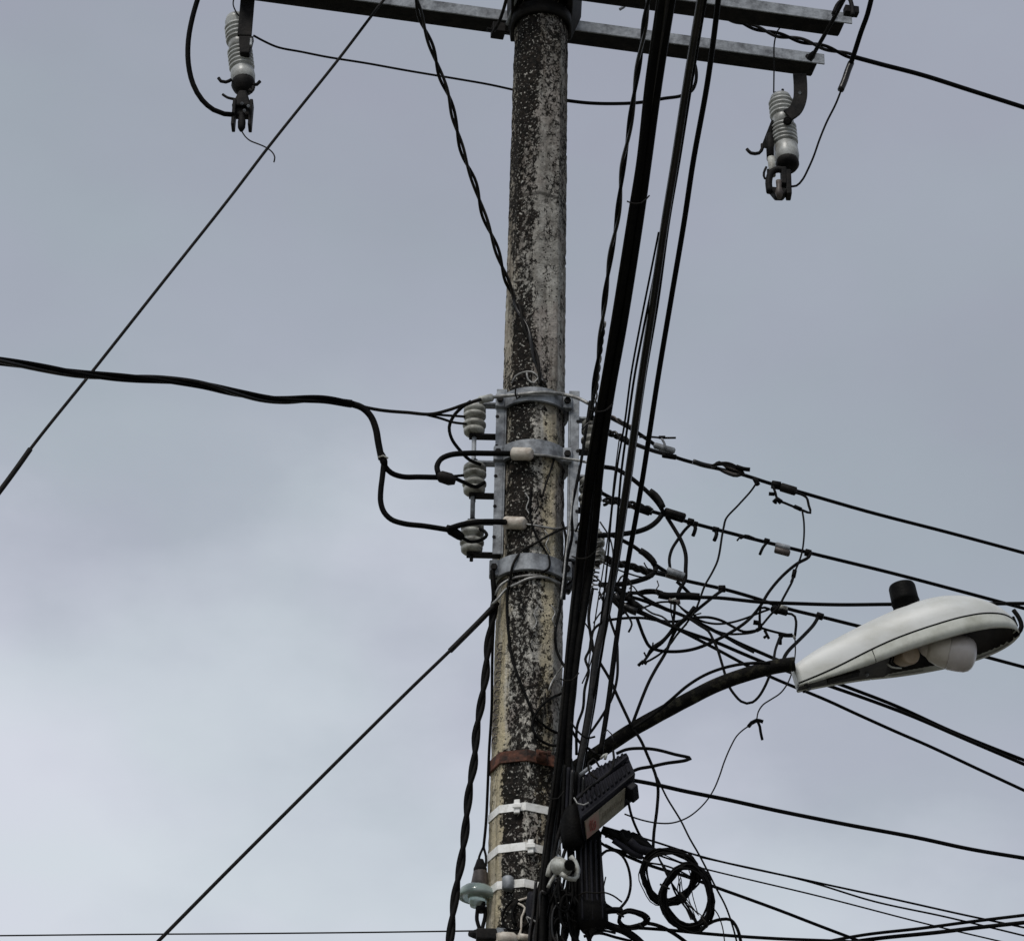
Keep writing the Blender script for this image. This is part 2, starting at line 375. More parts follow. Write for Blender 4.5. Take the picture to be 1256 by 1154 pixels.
# ------------------------------------------------------------------ the pole
pole = empty('utility_pole', (0, 0, 0), 'tall weathered octagonal concrete utility pole blotched with black lichen', 'utility pole')
def octr(a, R):      # octagon with a vertex towards the camera (-Y)
    k = math.pi/4; f = ((a+math.pi/2) % k)-k/2
    return R*math.cos(k/2)/math.cos(f)
zs = [0, 1, 2, 3, 4.2]; z = 4.3
while z < 8.15: zs.append(z); z += .0085
zs += [8.3, 8.8, 9.3]
NS = 64; mbp = MB()
for z in zs:
    for k in range(NS):
        a = 2*math.pi*k/NS-math.pi/2; R = octr(a, PR(z))
        R = R*.93+PR(z)*.035+.035*PR(z)          # arrises worn round
        p = Vector((math.cos(a)*R, math.sin(a)*R, z))
        dsp = noise.noise(p*38)*.0016+noise.noise(p*95)*.0011+noise.noise(p*11)*.0012
        q = noise.noise(Vector((p.x*60+3, p.y*60, p.z*50)))
        if q > .42: dsp -= (q-.42)*.012
        mbp.v.append(p*1+Vector((math.cos(a), math.sin(a), 0))*dsp)
for i in range(len(zs)-1):
    for k in range(NS):
        a0 = i*NS+k; a1 = i*NS+(k+1) % NS; mbp.f.append((a0, a1, a1+NS, a0+NS))
mbp.f.append(tuple((len(zs)-1)*NS+k for k in range(NS)))
mbp.build('shaft', CONC, pole, True)
# impressed row of small arches on the left facet
for i in range(11):
    py = 792+i*11.5; px = 612.5-i*.62
    P = [pt(px+dx, py+dy, surf(px+dx, py+dy, .0005)) for dx, dy in ((3.2, -4), (-.5, -3), (-2.6, 1), (-1.2, 4.2), (2.4, 4.6))]
    MB().tube(spline(P, .004), .0024, 5).build('impressed_mark', CLAY, pole, True)

# ring fitted round the pole (height band), oct or round
def ring(name, zc, h, r0, r1, m, parent=None, octa=False, smooth=False, tilt=0):
    b = MB(); n = 64
    for (R, z) in ((r0, -h/2), (r1, -h/2), (r1, h/2), (r0, h/2)):
        for k in range(n):
            a = 2*math.pi*k/n-math.pi/2; rr = octr(a, R) if octa else R
            b.v.append(Vector((math.cos(a)*rr, math.sin(a)*rr, zc+z+tilt*math.cos(a)*rr)))
    for j in range(4):
        for k in range(n):
            a0 = j*n+k; a1 = j*n+(k+1) % n; c = ((j+1) % 4)*n
            b.f.append((a0, a1, c+(k+1) % n, c+k))
    return b.build(name, m, parent, smooth)
def zat(px, py): return pt(px, py, surf(px, py)).z

# three bright steel straps
for i, (py, bx, tl, lab) in enumerate(((988, 634, -.02, 'bright steel strap with small buckle, topmost of three round the pole below the rusty band'),
                               (1037, 651, -.02, 'bright steel strap, middle of the three round the pole, buckle towards the right'),
                               (1082, 623, -.035, 'bright steel strap, lowest of the three, with a dull rounded buckle beside the glass insulator'))):
    zc = zat(641, py); R = PR(zc)
    root = empty('steel_strap', (0, 0, zc), lab, 'strap', 'steel straps round the lower pole')
    ring('band', zc, .025, R+.0005, R+.0035, STNL, root, True, tilt=tl)
    p = pt(bx, py+1, surf(bx, py+1, .004))
    if i < 2:
        MB().cbox(p, Vector((.018, -.004, 0)), Vector((0, .012, 0)), Vector((0, 0, .044))).build('buckle', STNL, root, False, .003)
        MB().cbox(p+Vector((0, -.008, 0)), Vector((.026, -.004, 0)), Vector((0, .006, 0)), Vector((0, 0, .014))).build('buckle', STNL, root, False, .002)
    else:
        MB().lathe(p+Vector((0, 0, -.021)), p+Vector((0, 0, .021)), [(0, .012), (.1, .017), (.9, .017), (1, .012)], 16).build('buckle', GALV, root, 'auto')
# rusty band
zc = zat(641, 926); R = PR(zc)
root = empty('rusty_band', (0, 0, zc), 'rust brown flat iron band clamped round the pole above the bright straps', 'pole band')
ring('band', zc, .036, R+.001, R+.009, RUST, root, True, tilt=-.04)
MB().cbox(Vector((.045, -R-.004, zc-.003)), Vector((.035, .02, 0)), Vector((0, .03, 0)), Vector((0, 0, .03))).build('clamp_ear', RUST, root, False, .004)
MB().lathe(Vector((.07, -R-.02, zc)), Vector((.035, -R-.03, zc)), [(0, .009), (.3, .009), (.31, .005), (1, .005)], 8).build('bolt', RUST, root)

# three galvanised collars
collars = []
for (py, hh, gr, lab) in ((484, .050, .012, 'wide galvanised collar at the top of the insulator racks, wire lashed across it'),
                          (549, .052, .014, 'galvanised collar halfway down the insulator racks behind the cream connector'),
                          (690, .056, .016, 'galvanised collar at the foot of the insulator racks above the lashed wires')):
    zc = zat(655, py); R = PR(zc)
    root = empty('pole_collar', (0, 0, zc), lab, 'pole band', 'galvanised collars holding the racks')
    ring('band', zc, hh, R+.002, R+gr, GALV, root, False, False)
    for sx in (-1, 1):
        MB().cbox(Vector((sx*(R+gr*.6), -.055, zc)), Vector((.030, 0, 0)), Vector((0, .03, 0)), Vector((0, 0, hh*1.0))).build('clamp_ear', GALV, root, False, .004)
        MB().lathe(Vector((sx*(R+gr*.6), -.08, zc)), Vector((sx*(R+gr*.6), -.03, zc)), [(0, .011), (.25, .011), (.26, .006), (1, .006)], 6).build('bolt', GALVD, root)

# ------------------------------------------------------------------ insulator racks
def spool_prof(rpx, s):   # three lobes seen on a spool insulator
    r = rpx*s
    return [(0, r*.6), (.02, r*.78), (.06, r*.90), (.17, r*.94), (.20, r*.70), (.235, r*.70), (.26, r*.96), (.30, r*1.03), (.37, r*1.03), (.41, r*.94), (.44, r*.62), (.54, r*.60), (.57, r*.9), (.62, r*1.0), (.70, r*1.0), (.73, r*.74), (.765, r*.74), (.79, r*.98), (.92, r*.97), (.97, r*.85), (1, r*.6)]
def rack(side, spools, chx, y0, y1, label):
    zt = pt(chx, y0, -.03).z; zb = pt(chx, y1, -.03).z
    X = pt(chx, (y0+y1)/2, -.03).x
    root = empty('insulator_rack', (X, -.02, zb), label, 'insulator rack', 'insulator racks strapped to the pole')
    b = MB()
    b.box(Vector((X-side*.012, -.055, zb)), Vector((side*.006, 0, 0)), Vector((0, .07, 0)), Vector((0, 0, zt-zb)))
    b.box(Vector((X-side*.006, -.055, zb)), Vector((side*.028, 0, 0)), Vector((0, .005, 0)), Vector((0, 0, zt-zb)))
    b.box(Vector((X-side*.006, .010, zb)), Vector((side*.028, 0, 0)), Vector((0, .005, 0)), Vector((0, 0, zt-zb)))
    b.build('channel', GALV, root, False, .002)
    k = 0
    while zb+.06+k*.11 < zt-.02:
        z = zb+.06+k*.11
        MB().lathe(Vector((X+side*.018, -.0565, z)), Vector((X+side*.018, -.054, z)), [(0, .006), (1, .006)], 8).build('slot', GALVD, root)
        k += 1
    for (sx, sy, h, w) in spools:
        c = pt(sx, sy, -.03); s = mpp(c); hz = h*s/.87; r = w/2*s
        MB().lathe(c-Vector((0, 0, hz/2)), c+Vector((0, 0, hz/2)), spool_prof(w/2, s), 28).build('spool_insulator', PORB, root, True)
        for dz in (hz/2+.006, -hz/2-.006):
            e = MB(); L_ = abs(c.x-X)+.012
            e.box(Vector((c.x-.016*(-side)*-1 if False else min(c.x, X) - (.016 if side < 0 else 0), -.045, c.z+dz-.004)), Vector((L_+.008, 0, 0)), Vector((0, .032, 0)), Vector((0, 0, .008)))
            e.build('clevis_bar', GALVD if dz < 0 else GALV, root, False, .002)
        MB().lathe(c-Vector((0, 0, hz/2+.028)), c+Vector((0, 0, hz/2+.018)), [(0, .006), (.12, .006), (.13, .009), (.2, .009), (.21, .005), (.95, .005), (.96, .009), (1, .009)], 10).build('bolt', GALVD, root, False)
    c0 = pt(spools[0][0], spools[0][1], -.03); c1 = pt(spools[-1][0], spools[-1][1], -.03)
    MB().lathe(c1, c0, [(0, .0075), (1, .0075)], 12).build('rod', GALV, root, 'auto')
    return root
rack(-1, [(582, 516, 35, 28), (582, 588, 36, 29), (579, 660, 36, 29)], 615, 482, 684, 'galvanised rack of three grey spool insulators on the left side of the pole')
rack(1, [(727, 535, 36, 28), (724, 606, 36, 28), (728, 672, 36, 28)], 701, 484, 690, 'galvanised rack of three spool insulators on the right of the pole, half hidden by cables')

# ------------------------------------------------------------------ crossarms
AD = Vector((math.cos(math.radians(10)), math.sin(math.radians(10)), 0)); AN = Vector((-AD.y, AD.x, 0))
def arm(cpx, cpy, Y, lpx, rpx, label):
    C0 = pt(cpx, cpy, Y)                        # top front edge at the pole
    s = mpp(C0); Ll = (cpx-lpx)*s/AD.x; Lr = (rpx-cpx)*s/AD.x
    root = empty('crossarm', C0, label, 'crossarm')
    fh, dw, t = .046, .080, .006
    O = C0-AD*Ll-Vector((0, 0, fh)); Lg = AD*(Ll+Lr)
    b = MB()
    b.box(O, Lg, AN*t, Vector((0, 0, fh)))                                 # front flange
    b.build('front_flange', GALV, root, False, .0015)
    b = MB(); b.box(O+AN*t+AD*.0, Lg-AD*.028, AN*(dw-2*t), Vector((0, 0, t))); b.build('web', GALVD, root, False)  # underside shade put into the colour: near-black instead of galvanised
    b = MB(); b.box(O+AN*(dw-t), Lg-AD*.03, AN*t, Vector((0, 0, fh))); b.build('rear_flange', GALVD, root, False)  # rear flange darkened like the web, its shade painted in
    for u in (.97,):
        MB().lathe(O+Lg*u+Vector((0, 0, fh*.5))-AN*.006, O+Lg*u+Vector((0, 0, fh*.5))+AN*.004, [(0, .009), (1, .009)], 6).build('bolt_head', GALVD, root)
    return root, O, Lg
a1, O1, Lg1 = arm(662, 18.5, .135, 297, 1018, 'galvanised crossarm behind the pole top, its right end above a fuse cutout')
a2, O2, Lg2 = arm(662, -37, -.185, 297, 1053, 'galvanised crossarm in front of the pole top, mostly cut off by the top edge')
# clamp block under the left half of the rear arm
root = empty('arm_clamp', pt(610, 35, .12), 'small black clamp block under the rear crossarm just left of the pole', 'clamp')
p0 = pt(611, 38, .11); MB().cbox(p0, AD*.047, AN*.05, Vector((0, 0, .040))).build('block', GALVD, root, False, .003)
MB().lathe(p0-AD*.04, p0+AD*.045, [(0, .006), (.25, .006), (.26, .004), (1, .004)], 8).build('bolt', GALVD, root)
p0 = pt(606, 18, .128); MB().cbox(p0, AD*.038, AN*.012, Vector((0, 0, .022))).build('plate', RUB, root, False, .002)
# bracket hardware at the pole top
zc = zat(660, 8); R = PR(zc)
root = empty('crossarm_bracket', (0, 0, zc), 'dark iron bracket and band clasping the pole top below the crossarms', 'bracket')
ring('band', zc, .05, R+.001, R+.012, GALVD, root, False, True)
ring('band', zc+.085, .05, R+.001, R+.014, GALVD, root, False, True)
MB().hexa([Vector(q) for q in ((R-.005, -.10, zc+.035), (R+.014, -.10, zc+.035), (R+.014, .13, zc+.035), (R-.005, .13, zc+.035), (R-.005, -.11, zc+.14), (R+.05, -.11, zc+.14), (R+.05, .13, zc+.14), (R-.005, .13, zc+.14))]).build('side_plate', GALVD, root, False, .003)
MB().hexa([Vector(q) for q in ((-R-.014, -.10, zc+.02), (-R+.005, -.10, zc+.02), (-R+.005, .13, zc+.02), (-R-.014, .13, zc+.02), (-R-.03, -.11, zc+.14), (-R+.005, -.11, zc+.14), (-R+.005, .13, zc+.14), (-R-.03, .13, zc+.14))]).build('side_plate', GALVD, root, False, .003)
for i, (pp) in enumerate(([(622, -4), (617, 14), (611, 30), (606, 38)], [(634, -4), (628, 14), (622, 30)])):
    wire('bolt_rod', None, None, pp, 4, -.12, .05, GALV if i else GALVD, parent=root)
# spacer between the arms
root = empty('arm_spacer', pt(1010, 40, 0), 'slanting black tie rod joining the right ends of the two crossarms', 'tie rod')
wire('rod', None, None, [(1036, -2), (1021, 26), (996, 70)], 5, -.16, .13, GALVD, parent=root)
wire('loop', None, None, [(1022, 18), (1029, 4), (1040, -3), (1045, 8), (1046, 20)], 5, -.17, -.20, GALVD, parent=root)
MB().lathe(pt(999, 64, .12), pt(992, 74, .14), [(0, .008), (.5, .013), (1, .011)], 8).build('nut', GALVD, root)
p0 = pt(1044, 14, -.18); MB().cbox(p0, AD*.05, AN*.03, Vector((0, 0, .03))).build('end_block', GALVD, root, False, .003)

# ------------------------------------------------------------------ fuse cutouts
def cutout(label, a, b, w, Y, ribs):
    """insulator from pixel a (top) to pixel b (bottom)"""
    pa, pb = pt(*a, Y), pt(*b, Y-.02); s = mpp(pa); r = w/2*s
    root = empty('fuse_cutout', pa, label, 'fuse cutout', 'fuse cutouts hanging from the crossarm ends')
    prof = [(0, r*.45), (.03, r*.8), (.09, r*.93)]
    def shed(t0, t1, n):
        d = (t1-t0)/n
        for i in range(n):
            t = t0+i*d
            prof.extend([(t, r*.66), (t+d*.24, r*.66), (t+d*.34, r*1.04), (t+d*.70, r*1.0), (t+d*.82, r*.80)])
    shed(ribs[0], ribs[1], 4); prof.append((ribs[1]+.01, r*.86)); prof.append((ribs[2]-.01, r*.86))
    shed(ribs[2], ribs[3], 5); prof.extend([(ribs[3]+.02, r*.95), (.90, r*1.0), (.97, r*.92), (1, r*.75)])
    MB().lathe(pa, pb, prof, 30).build('porcelain', PORC, root, True)
    return root, pa, pb, s, r
# left
rt, pa, pb, s, r = cutout('grey porcelain fuse cutout hanging at the upper left of the frame', (289, 20), (299, 103), 30, .10, (.16, .40, .52, .80))
MB().lathe(pb-(pb-pa).normalized()*.01, pt(298, 116, .07), [(0, r*.92), (.3, r*.98), (.6, r*.8), (1, r*.25)], 20).build('end_cap', GALVD, rt, True)
u = Vector((1, 0, 0)); v = Vector((0, 0, 1))
p0 = pt(302, 20, .03); MB().cbox(p0+v*.045, u*.050, Vector((0, .012, 0)), v*.27).build('hanger_strap', GALVD, rt, False, .003)
p0 = pt(301, 55, .02); MB().hexa([p0+u*dx+v*dz+Vector((0, dy, 0)) for dx, dy, dz in ((-.018, 0, -.035), (.016, 0, -.035), (.016, .03, -.035), (-.018, .03, -.035), (-.026, 0, .04), (.026, 0, .04), (.026, .03, .04), (-.026, .03, .04))]).build('hanger_clamp', GALVD, rt, False, .004)
p0 = pt(308, 52, .0); MB().cbox(p0, u*.008, Vector((0, .01, 0)), v*.03).build('clamp_strip', GALV, rt, False, .001)
wire('hook', None, None, [(268, 96), (271, 100), (277, 101), (284, 98)], 4, .06, None, GALVD, parent=rt)
wire('hook', None, None, [(310, 104), (315, 104), (319, 100)], 4, .06, None, GALVD, parent=rt)
wire('hook', None, None, [(273, 116), (279, 120), (288, 122)], 3, .06, None, GALVD, parent=rt)
wire('hook', None, None, [(306, 110), (309, 113), (311, 106)], 4, .05, None, GALVD, parent=rt)
b = MB(); c = pt(297, 122, .05)
b.hexa([c+u*dx+v*dz+Vector((0, dy, 0)) for dx, dy, dz in ((-.034, -.02, -.04), (.036, -.02, -.04), (.036, .03, -.04), (-.034, .03, -.04), (-.012, -.015, .03), (.014, -.015, .03), (.014, .02, .03), (-.012, .02, .03))])
b.build('hinge_casting', GALVD, rt, False, .006)
for dx in (-.034, .024):
    MB().cbox(pt(297, 142, .05)+u*(dx+.006), u*.012, Vector((0, .05, 0)), v*.11).build('hinge_cheek', GALVD, rt, False, .003)
MB().cbox(pt(298, 136, .06), u*.064, Vector((0, .03, 0)), v*.06).build('contact_block', GALVD, rt, False, .006)
MB().lathe(pt(297, 140, .03), pt(296, 161, .03), [(0, .010), (.5, .014), (.8, .013), (1, .006)], 14).build('ferrule', GALVD, rt, True)
for dx, dz in ((-.01, .02), (.012, .01), (.0, -.01)):
    MB().lathe(pt(300, 133, .02)+u*dx+v*dz, pt(300, 133, .00)+u*dx+v*dz, [(0, .006), (1, .005)], 6).build('bolt', GALV, rt)
wire('binding_wire', None, None, [(287, -3), (286, 6), (289, 14), (293, 20)], 1.6, .05, None, DSTR, parent=rt)
# right
rt, pa, pb, s, r = cutout('grey porcelain fuse cutout hanging from the right end of the rear crossarm', (957, 117), (966, 200), 30, .14, (.10, .34, .47, .74))
MB().lathe(pb-(pb-pa).normalized()*.006, pt(966, 206, .11), [(0, r*.9), (.4, r*.95), (.8, r*.8), (1, r*.35)], 20).build('end_cap', GALVD, rt, True)
sg = [pt(981, 90, .11), pt(982, 105, .10), pt(981, 122, .09), pt(974, 136, .08), pt(966, 141, .08)]
b = MB(); Q = spline(sg, .012)
for i in range(len(Q)-1):
    t = (Q[i+1]-Q[i]).normalized(); n_ = Vector((t.z, 0, -t.x)).normalized()*.024
    if i == 0: base = len(b.v); b.v += [Q[0]-n_, Q[0]+n_, Q[0]+n_+Vector((0, .01, 0)), Q[0]-n_+Vector((0, .01, 0))]
    k0 = len(b.v); b.v += [Q[i+1]-n_, Q[i+1]+n_, Q[i+1]+n_+Vector((0, .01, 0)), Q[i+1]-n_+Vector((0, .01, 0))]
    for q in range(4): b.f.append((k0-4+q, k0-4+(q+1) % 4, k0+(q+1) % 4, k0+q))
b.f.append((0, 1, 2, 3)); b.f.append(tuple(len(b.v)-4+q for q in range(4))); b.build('hanger_strap', GALVD, rt, False, .002)
MB().lathe(pt(966, 148, .12), pt(966, 149, .05), [(0, .016), (.7, .016), (.71, .009), (1, .009)], 8).build('bolt', GALVD, rt)
MB().lathe(pt(981, 114, .115), pt(981, 114, .09), [(0, .006), (1, .006)], 8).build('bolt', GALV, rt)
wire('top_hook', None, None, [(949, 118), (951, 114), (956, 115), (960, 113), (960, 110)], 3, .12, None, GALVD, parent=rt)
MB().hexa([pt(946, 148, .12), pt(950, 148, .12), pt(942, 183, .10), pt(933, 181, .10), pt(947, 146, .15), pt(951, 148, .15), pt(943, 183, .13), pt(934, 181, .13)]).build('fuse_tube', RUB, rt, False, .003)
MB().lathe(pt(944, 165, .10), pt(945, 196, .09), [(0, .011), (.2, .014), (1, .013)], 12).build('fuse_holder', GALVD, rt, True)
MB().lathe(pt(946, 194, .085), pt(948, 216, .08), [(0, .014), (.5, .013), (1, .010)], 12).build('fuse_sleeve', DIRTW, rt, True)
wire('hook', None, None, [(916, 183), (921, 188), (931, 188), (935, 182), (935, 177)], 4, .08, None, GALVD, parent=rt)
wire('ring', None, None, [(940, 205), (937, 212), (938, 219), (941, 220), (942, 208)], 2.6, .07, None, GALVD, parent=rt)
c = pt(958, 226, .08)
wire('hinge_arch', None, None, [(944, 236), (943, 222), (947, 211), (955, 208), (962, 210)], 8, .07, None, GALVD, parent=rt)
for px_, h0, h1 in ((967, 208, 246), (961, 206, 232)):
    MB().cbox(pt(px_, (h0+h1)/2, .08), u*.018, Vector((0, .045, 0)), v*((h1-h0)*s*.95)).build('hinge_cheek', GALVD, rt, False, .004)
MB().hexa([c+u*dx+v*dz+Vector((0, dy, 0)) for dx, dy, dz in ((-.022, -.02, -.058), (.006, -.02, -.058), (.006, .02, -.058), (-.022, .02, -.058), (-.046, -.02, -.022), (.026, -.02, -.03), (.026, .02, -.03), (-.046, .02, -.022))]).build('hinge_casting', GALVD, rt, False, .005)
MB().lathe(pt(955, 222, .06), pt(956, 243, .06), [(0, .010), (.4, .009), (.7, .015), (1, .008)], 12).build('ferrule', CLAY, rt, True)

# ------------------------------------------------------------------ street lamp
LY = -.22
lamp = empty('street_lamp', pt(745, 915, -.15), 'pale grey cobra head street lamp on a curved black arm, bulb showing underneath', 'street lamp')
Q = path([(700, 945, -.06), (735, 922, -.14), (772, 897), (800, 881), (843, 858), (879, 840), (915, 827), (951, 817.5), (975, 814)], -.14, LY)
rr = [8.7*mpp(q)*(1.02+.03*noise.noise(q*20)) for q in Q]
MB().tube(Q, rr, 18).build('arm', ARMM, lamp, True)
NE = pt(981, 837, LY)                       # lower left corner of the head, on the rim plane
tipdir = (pt(1254, 771, LY)-NE); LL = tipdir.length; ux = tipdir.normalized()
uy = Vector((0, 1, 0)); uy = (uy-ux*uy.dot(ux)).normalized(); uz = ux.cross(uy).normalized()
if uz.z < 0: uz = -uz
def LP(u, y, z): return NE+ux*(u*LL)+uy*y+uz*z
def interp(tab, u):
    for (a, va), (b_, vb) in zip(tab, tab[1:]):
        if a <= u <= b_:
            t = (u-a)/(b_-a); t = t*t*(3-2*t) if False else t; return va+(vb-va)*t
    return tab[-1][1]
def smooth_tab(tab, n=64):
    P = spline([Vector((a*1.0, v_*1.0, 0)) for a, v_ in tab], .012); return [(p.x, p.y) for p in P]
BW = smooth_tab([(0, .027), (.12, .035), (.3, .058), (.45, .090), (.6, .112), (.75, .120), (.86, .108), (.94, .078), (.98, .045), (1, .006)])
TH = smooth_tab([(0, .070), (.12, .104), (.3, .138), (.45, .158), (.6, .170), (.72, .166), (.84, .138), (.92, .098), (.97, .060), (1, .034)])
SH = smooth_tab([(0, .004), (.15, .018), (.35, .040), (.6, .047), (.85, .045), (.95, .036), (1, .022)])
YO = .044                                      # rim centreline lies this far behind the near corner
US = [1-(1-i/44)**1.35 for i in range(45)]
def dome(scale=1., zoff=0.):
    b = MB(); n = 25
    for uu in US:
        w, h, s0 = interp(BW, uu)*scale, interp(TH, uu), interp(SH, uu)
        for k in range(n):
            a = math.pi*k/(n-1); c, s_ = math.cos(a), math.sin(a)
            e = .78
            y = -math.copysign(abs(c)**e, c)*w; z = s0+zoff+(h-s0)*abs(s_)**.9
            b.v.append(LP(uu, YO+y, z))
    for i in range(len(US)-1):
        for k in range(n-1):
            a0 = i*n+k; b.f.append((a0, a0+1, a0+n+1, a0+n))
    b.f.append(tuple(range(n))); b.f.append(tuple((len(US)-1)*n+k for k in range(n)))
    return b
dome(1.0, .0025).build('housing', PAINT, lamp, 'auto')
# lower band: outer wall, lip, inner cavity
def band(u0, u1, name, m):
    us = [q for q in US if u0 <= q <= u1]; us = [u0]+[q for q in us if u0 < q < u1]+[u1]
    b = MB()
    for sgn in (-1, 1):
        base = len(b.v)
        for uu in us:
            w, s0 = interp(BW, uu), interp(SH, uu)
            wi = max(w-.010, .002)
            for (yy, zz) in ((w*1.012, s0), (w*1.02, s0*.5), (w*.985, 0), (wi, 0), (wi, s0*.98)): b.v.append(LP(uu, YO+sgn*yy, zz))
        for i in range(len(us)-1):
            for k in range(4):
                a0 = base+i*5+k; b.f.append((a0, a0+1, a0+6, a0+5))
    if u1 >= 1:       # close the nose
        e1 = [len(us)*5*k+(len(us)-1)*5 for k in (0, 1)]
        for k in range(4): b.f.append((e1[0]+k, e1[0]+k+1, e1[1]+k+1, e1[1]+k))
    return b.build(name, m, lamp, True)
band(0, .335, 'hinged_door', PAINTB); band(.3385, 1, 'lower_rim', PAINTB)
# black gasket line between dome and rim
b = MB(); 
for sgn in (-1, 1):
    b.tube([LP(uu, YO+sgn*(interp(BW, uu)*1.005), interp(SH, uu)+.002) for uu in US[:-1]], .0028, 6)
b.build('gasket', RUB, lamp, True)
# underside door plate
b = MB(); us = [i/20*.40 for i in range(21)]
for uu in us:
    w = interp(BW, uu)-.009
    b.v += [LP(uu, YO-w, .002), LP(uu, YO+w, .002), LP(uu, YO+w, .012), LP(uu, YO-w, .012)]
for i in range(20):
    for k in range(4): a0 = i*4+k; a1 = i*4+(k+1) % 4; b.f.append((a0, a1, a1+4, a0+4))
b.f.append((0, 1, 2, 3)); b.f.append((80, 81, 82, 83)); b.build('door_plate', DARK, lamp)
# reflector bowl
b = MB(); us = [.40+.585*i/24 for i in range(25)]; n = 17
for uu in us:
    w = interp(BW, uu)-.009; f = math.sin(math.pi*min(1, max(0, (uu-.40)/.6)))**.5 if uu > .40 else 0
    for k in range(n):
        a = math.pi*k/(n-1); b.v.append(LP(uu, YO-math.cos(a)*w, .004+math.sin(a)*.115*f+.001))
for i in range(24):
    for k in range(n-1): a0 = i*n+k; b.f.append((a0, a0+1, a0+n+1, a0+n))
b.build('reflector', DARK, lamp, True)
# bright inner rim line
MB().tube([LP(uu, YO+interp(BW, uu)-.016, .002) for uu in [.70+.26*i/14 for i in range(15)]], .0018, 5).build('rim_wire', BARE, lamp, True)
MB().tube([LP(uu, YO+interp(BW, uu)-.018, .002) for uu in [.42+.16*i/8 for i in range(9)]], .0015, 5).build('rim_wire', BARE, lamp, True)
# bulb, socket, igniter
s = mpp(NE)
ba, bb = pt(1142, 795, LY+.02), pt(1197, 805, LY+.02)
MB().lathe(ba, bb, [(-.08, .030), (0, .040), (.18, .049), (.36, .053), (.385, .0535)], 32).build('bulb_neck', CERA, lamp, True)
MB().lathe(ba, bb, [(.385, .0535), (.40, .0555), (.6, .0560), (.78, .0545), (.88, .049), (.95, .039), (.99, .024), (1.01, .006)], 32).build('bulb', BULB, lamp, 'auto')
MB().lathe(pt(1122, 790, LY+.02), pt(1144, 796, LY+.02), [(0, .012), (.3, .015), (.5, .024), (.8, .030), (1, .034)], 20).build('lamp_socket', CERA, lamp, True)
ia, ib = pt(1104, 806, LY+.07), pt(1118, 802, LY+.0)
MB().lathe(ia, ib, [(0, .028), (.1, .031), (.9, .031), (1, .027)], 24).build('igniter', TAN, lamp, 'auto')

for kk in range(3):
    wire('lead', None, None, [(1090+kk*3, 806), (1087+kk*4, 812), (1094+kk*5, 818), (1106+kk*5, 819)], 2.0, LY+.02, None, (DIRTW, RUB, GALVD)[kk], parent=lamp)
MB().lathe(LP(.165, YO, .10), LP(.1655, YO, .135), [(0, .02), (1, .02)], 12)
# photocell
pc0, pc1 = pt(1110, 743, LY+.02), pt(1105.5, 717, LY+.02)
MB().lathe(pc0-uz*.03, pc1, [(0, .040), (.38, .041), (.40, .044), (.5, .042), (.9, .041), (.97, .038), (1, .030)], 28).build('photocell', RUB, lamp, 'auto')
# nose latch
wire('latch', None, None, [(1243, 748), (1250, 758), (1253, 768), (1249, 776), (1244, 780)], 5.5, LY+.03, None, RUB, parent=lamp)
MB().cbox(LP(.985, YO-.02, .035), ux*.012, uy*.03, uz*.035).build('latch', RUB, lamp, False, .003)
MB().cbox(LP(.20, YO-.01, -.001), ux*.10, uy*.03, uz*.006).build('latch_plate', GALVD, lamp, False, .001)
for du in (.05, .31):
    MB().lathe(LP(du, YO+.015, .001), LP(du, YO+.015, .001)-uz*.006, [(0, .006), (1, .005)], 6).build('screw', GALV, lamp)
# neck clamp bolts
for dy in (-.02, .025):
    MB().lathe(LP(.03, YO+dy, -.004), LP(.03, YO+dy, .01), [(0, .006), (1, .006)], 6).build('bolt', GALVD, lamp)


# ------------------------------------------------------------------ ribbed terminal box
bx = empty('terminal_box', pt(740, 980, -.3), 'black ribbed cable terminal box with faded pink and beige label, slung beside the pole', 'terminal box')
a0, a1_ = pt(712, 1003, -.36), pt(780, 947, -.34)
t0, t1 = pt(702, 957, -.20), pt(748, 921, -.18)
c0, c1 = pt(716, 1034, -.27), pt(776, 983, -.25)
t1b = pt(769, 921, -.20)
b = MB()
bk0 = t0+(c0-a0); bk1 = t1b+(c1-a1_)
b.hexa((c0, bk0, t0, a0, c1, bk1, t1b, a1_)); b.build('body', BOXM, bx, False, .008)
nf = (a1_-a0).cross(t0-a0).normalized()
if nf.y > 0: nf = -nf
E1 = a1_-a0; E2 = (t0-a0)
for row, (v0, v1) in enumerate(((.12, .46), (.58, .92))):
    for i in range(12):
        f = .07+i*.076
        top = t0.lerp(t1b, f); bot = a0.lerp(a1_, f)
        A = bot.lerp(top, v0); B = bot.lerp(top, v1)
        MB().cbox((A+B)/2+nf*.003, E1*.042, (B-A), nf*.011).build('rib', BOXM, bx, False, .002)
MB().cbox(a0.lerp(t0, .52).lerp(a1_.lerp(t1b, .52), .5)+nf*.008, E1*.94, E2*.05, nf*.012).build('ridge', BOXM, bx, False, .002)
nl = (c1-c0).cross(a0-c0).normalized()
if nl.y > 0: nl = -nl
def LB(u_, v_, o=0.): return c0.lerp(c1, u_).lerp(a0.lerp(a1_, u_), v_)+nl*o
def quad(us0, us1, v0, v1, o, m, name, parent, th=.0015):
    MB().hexa([LB(us0, v0, o), LB(us1, v0, o), LB(us1, v1, o), LB(us0, v1, o), LB(us0, v0, o+th), LB(us1, v0, o+th), LB(us1, v1, o+th), LB(us0, v1, o+th)]).build(name, m, parent)
quad(.05, .80, .10, .80, .002, LABM, 'label', bx)
quad(.055, .30, .11, .79, .004, LABP, 'label', bx, .0008)
g = [LB(.19+.034*math.cos(q), .45+.19*math.sin(q), .0062) for q in [math.radians(d) for d in range(100, 400, 24)]]
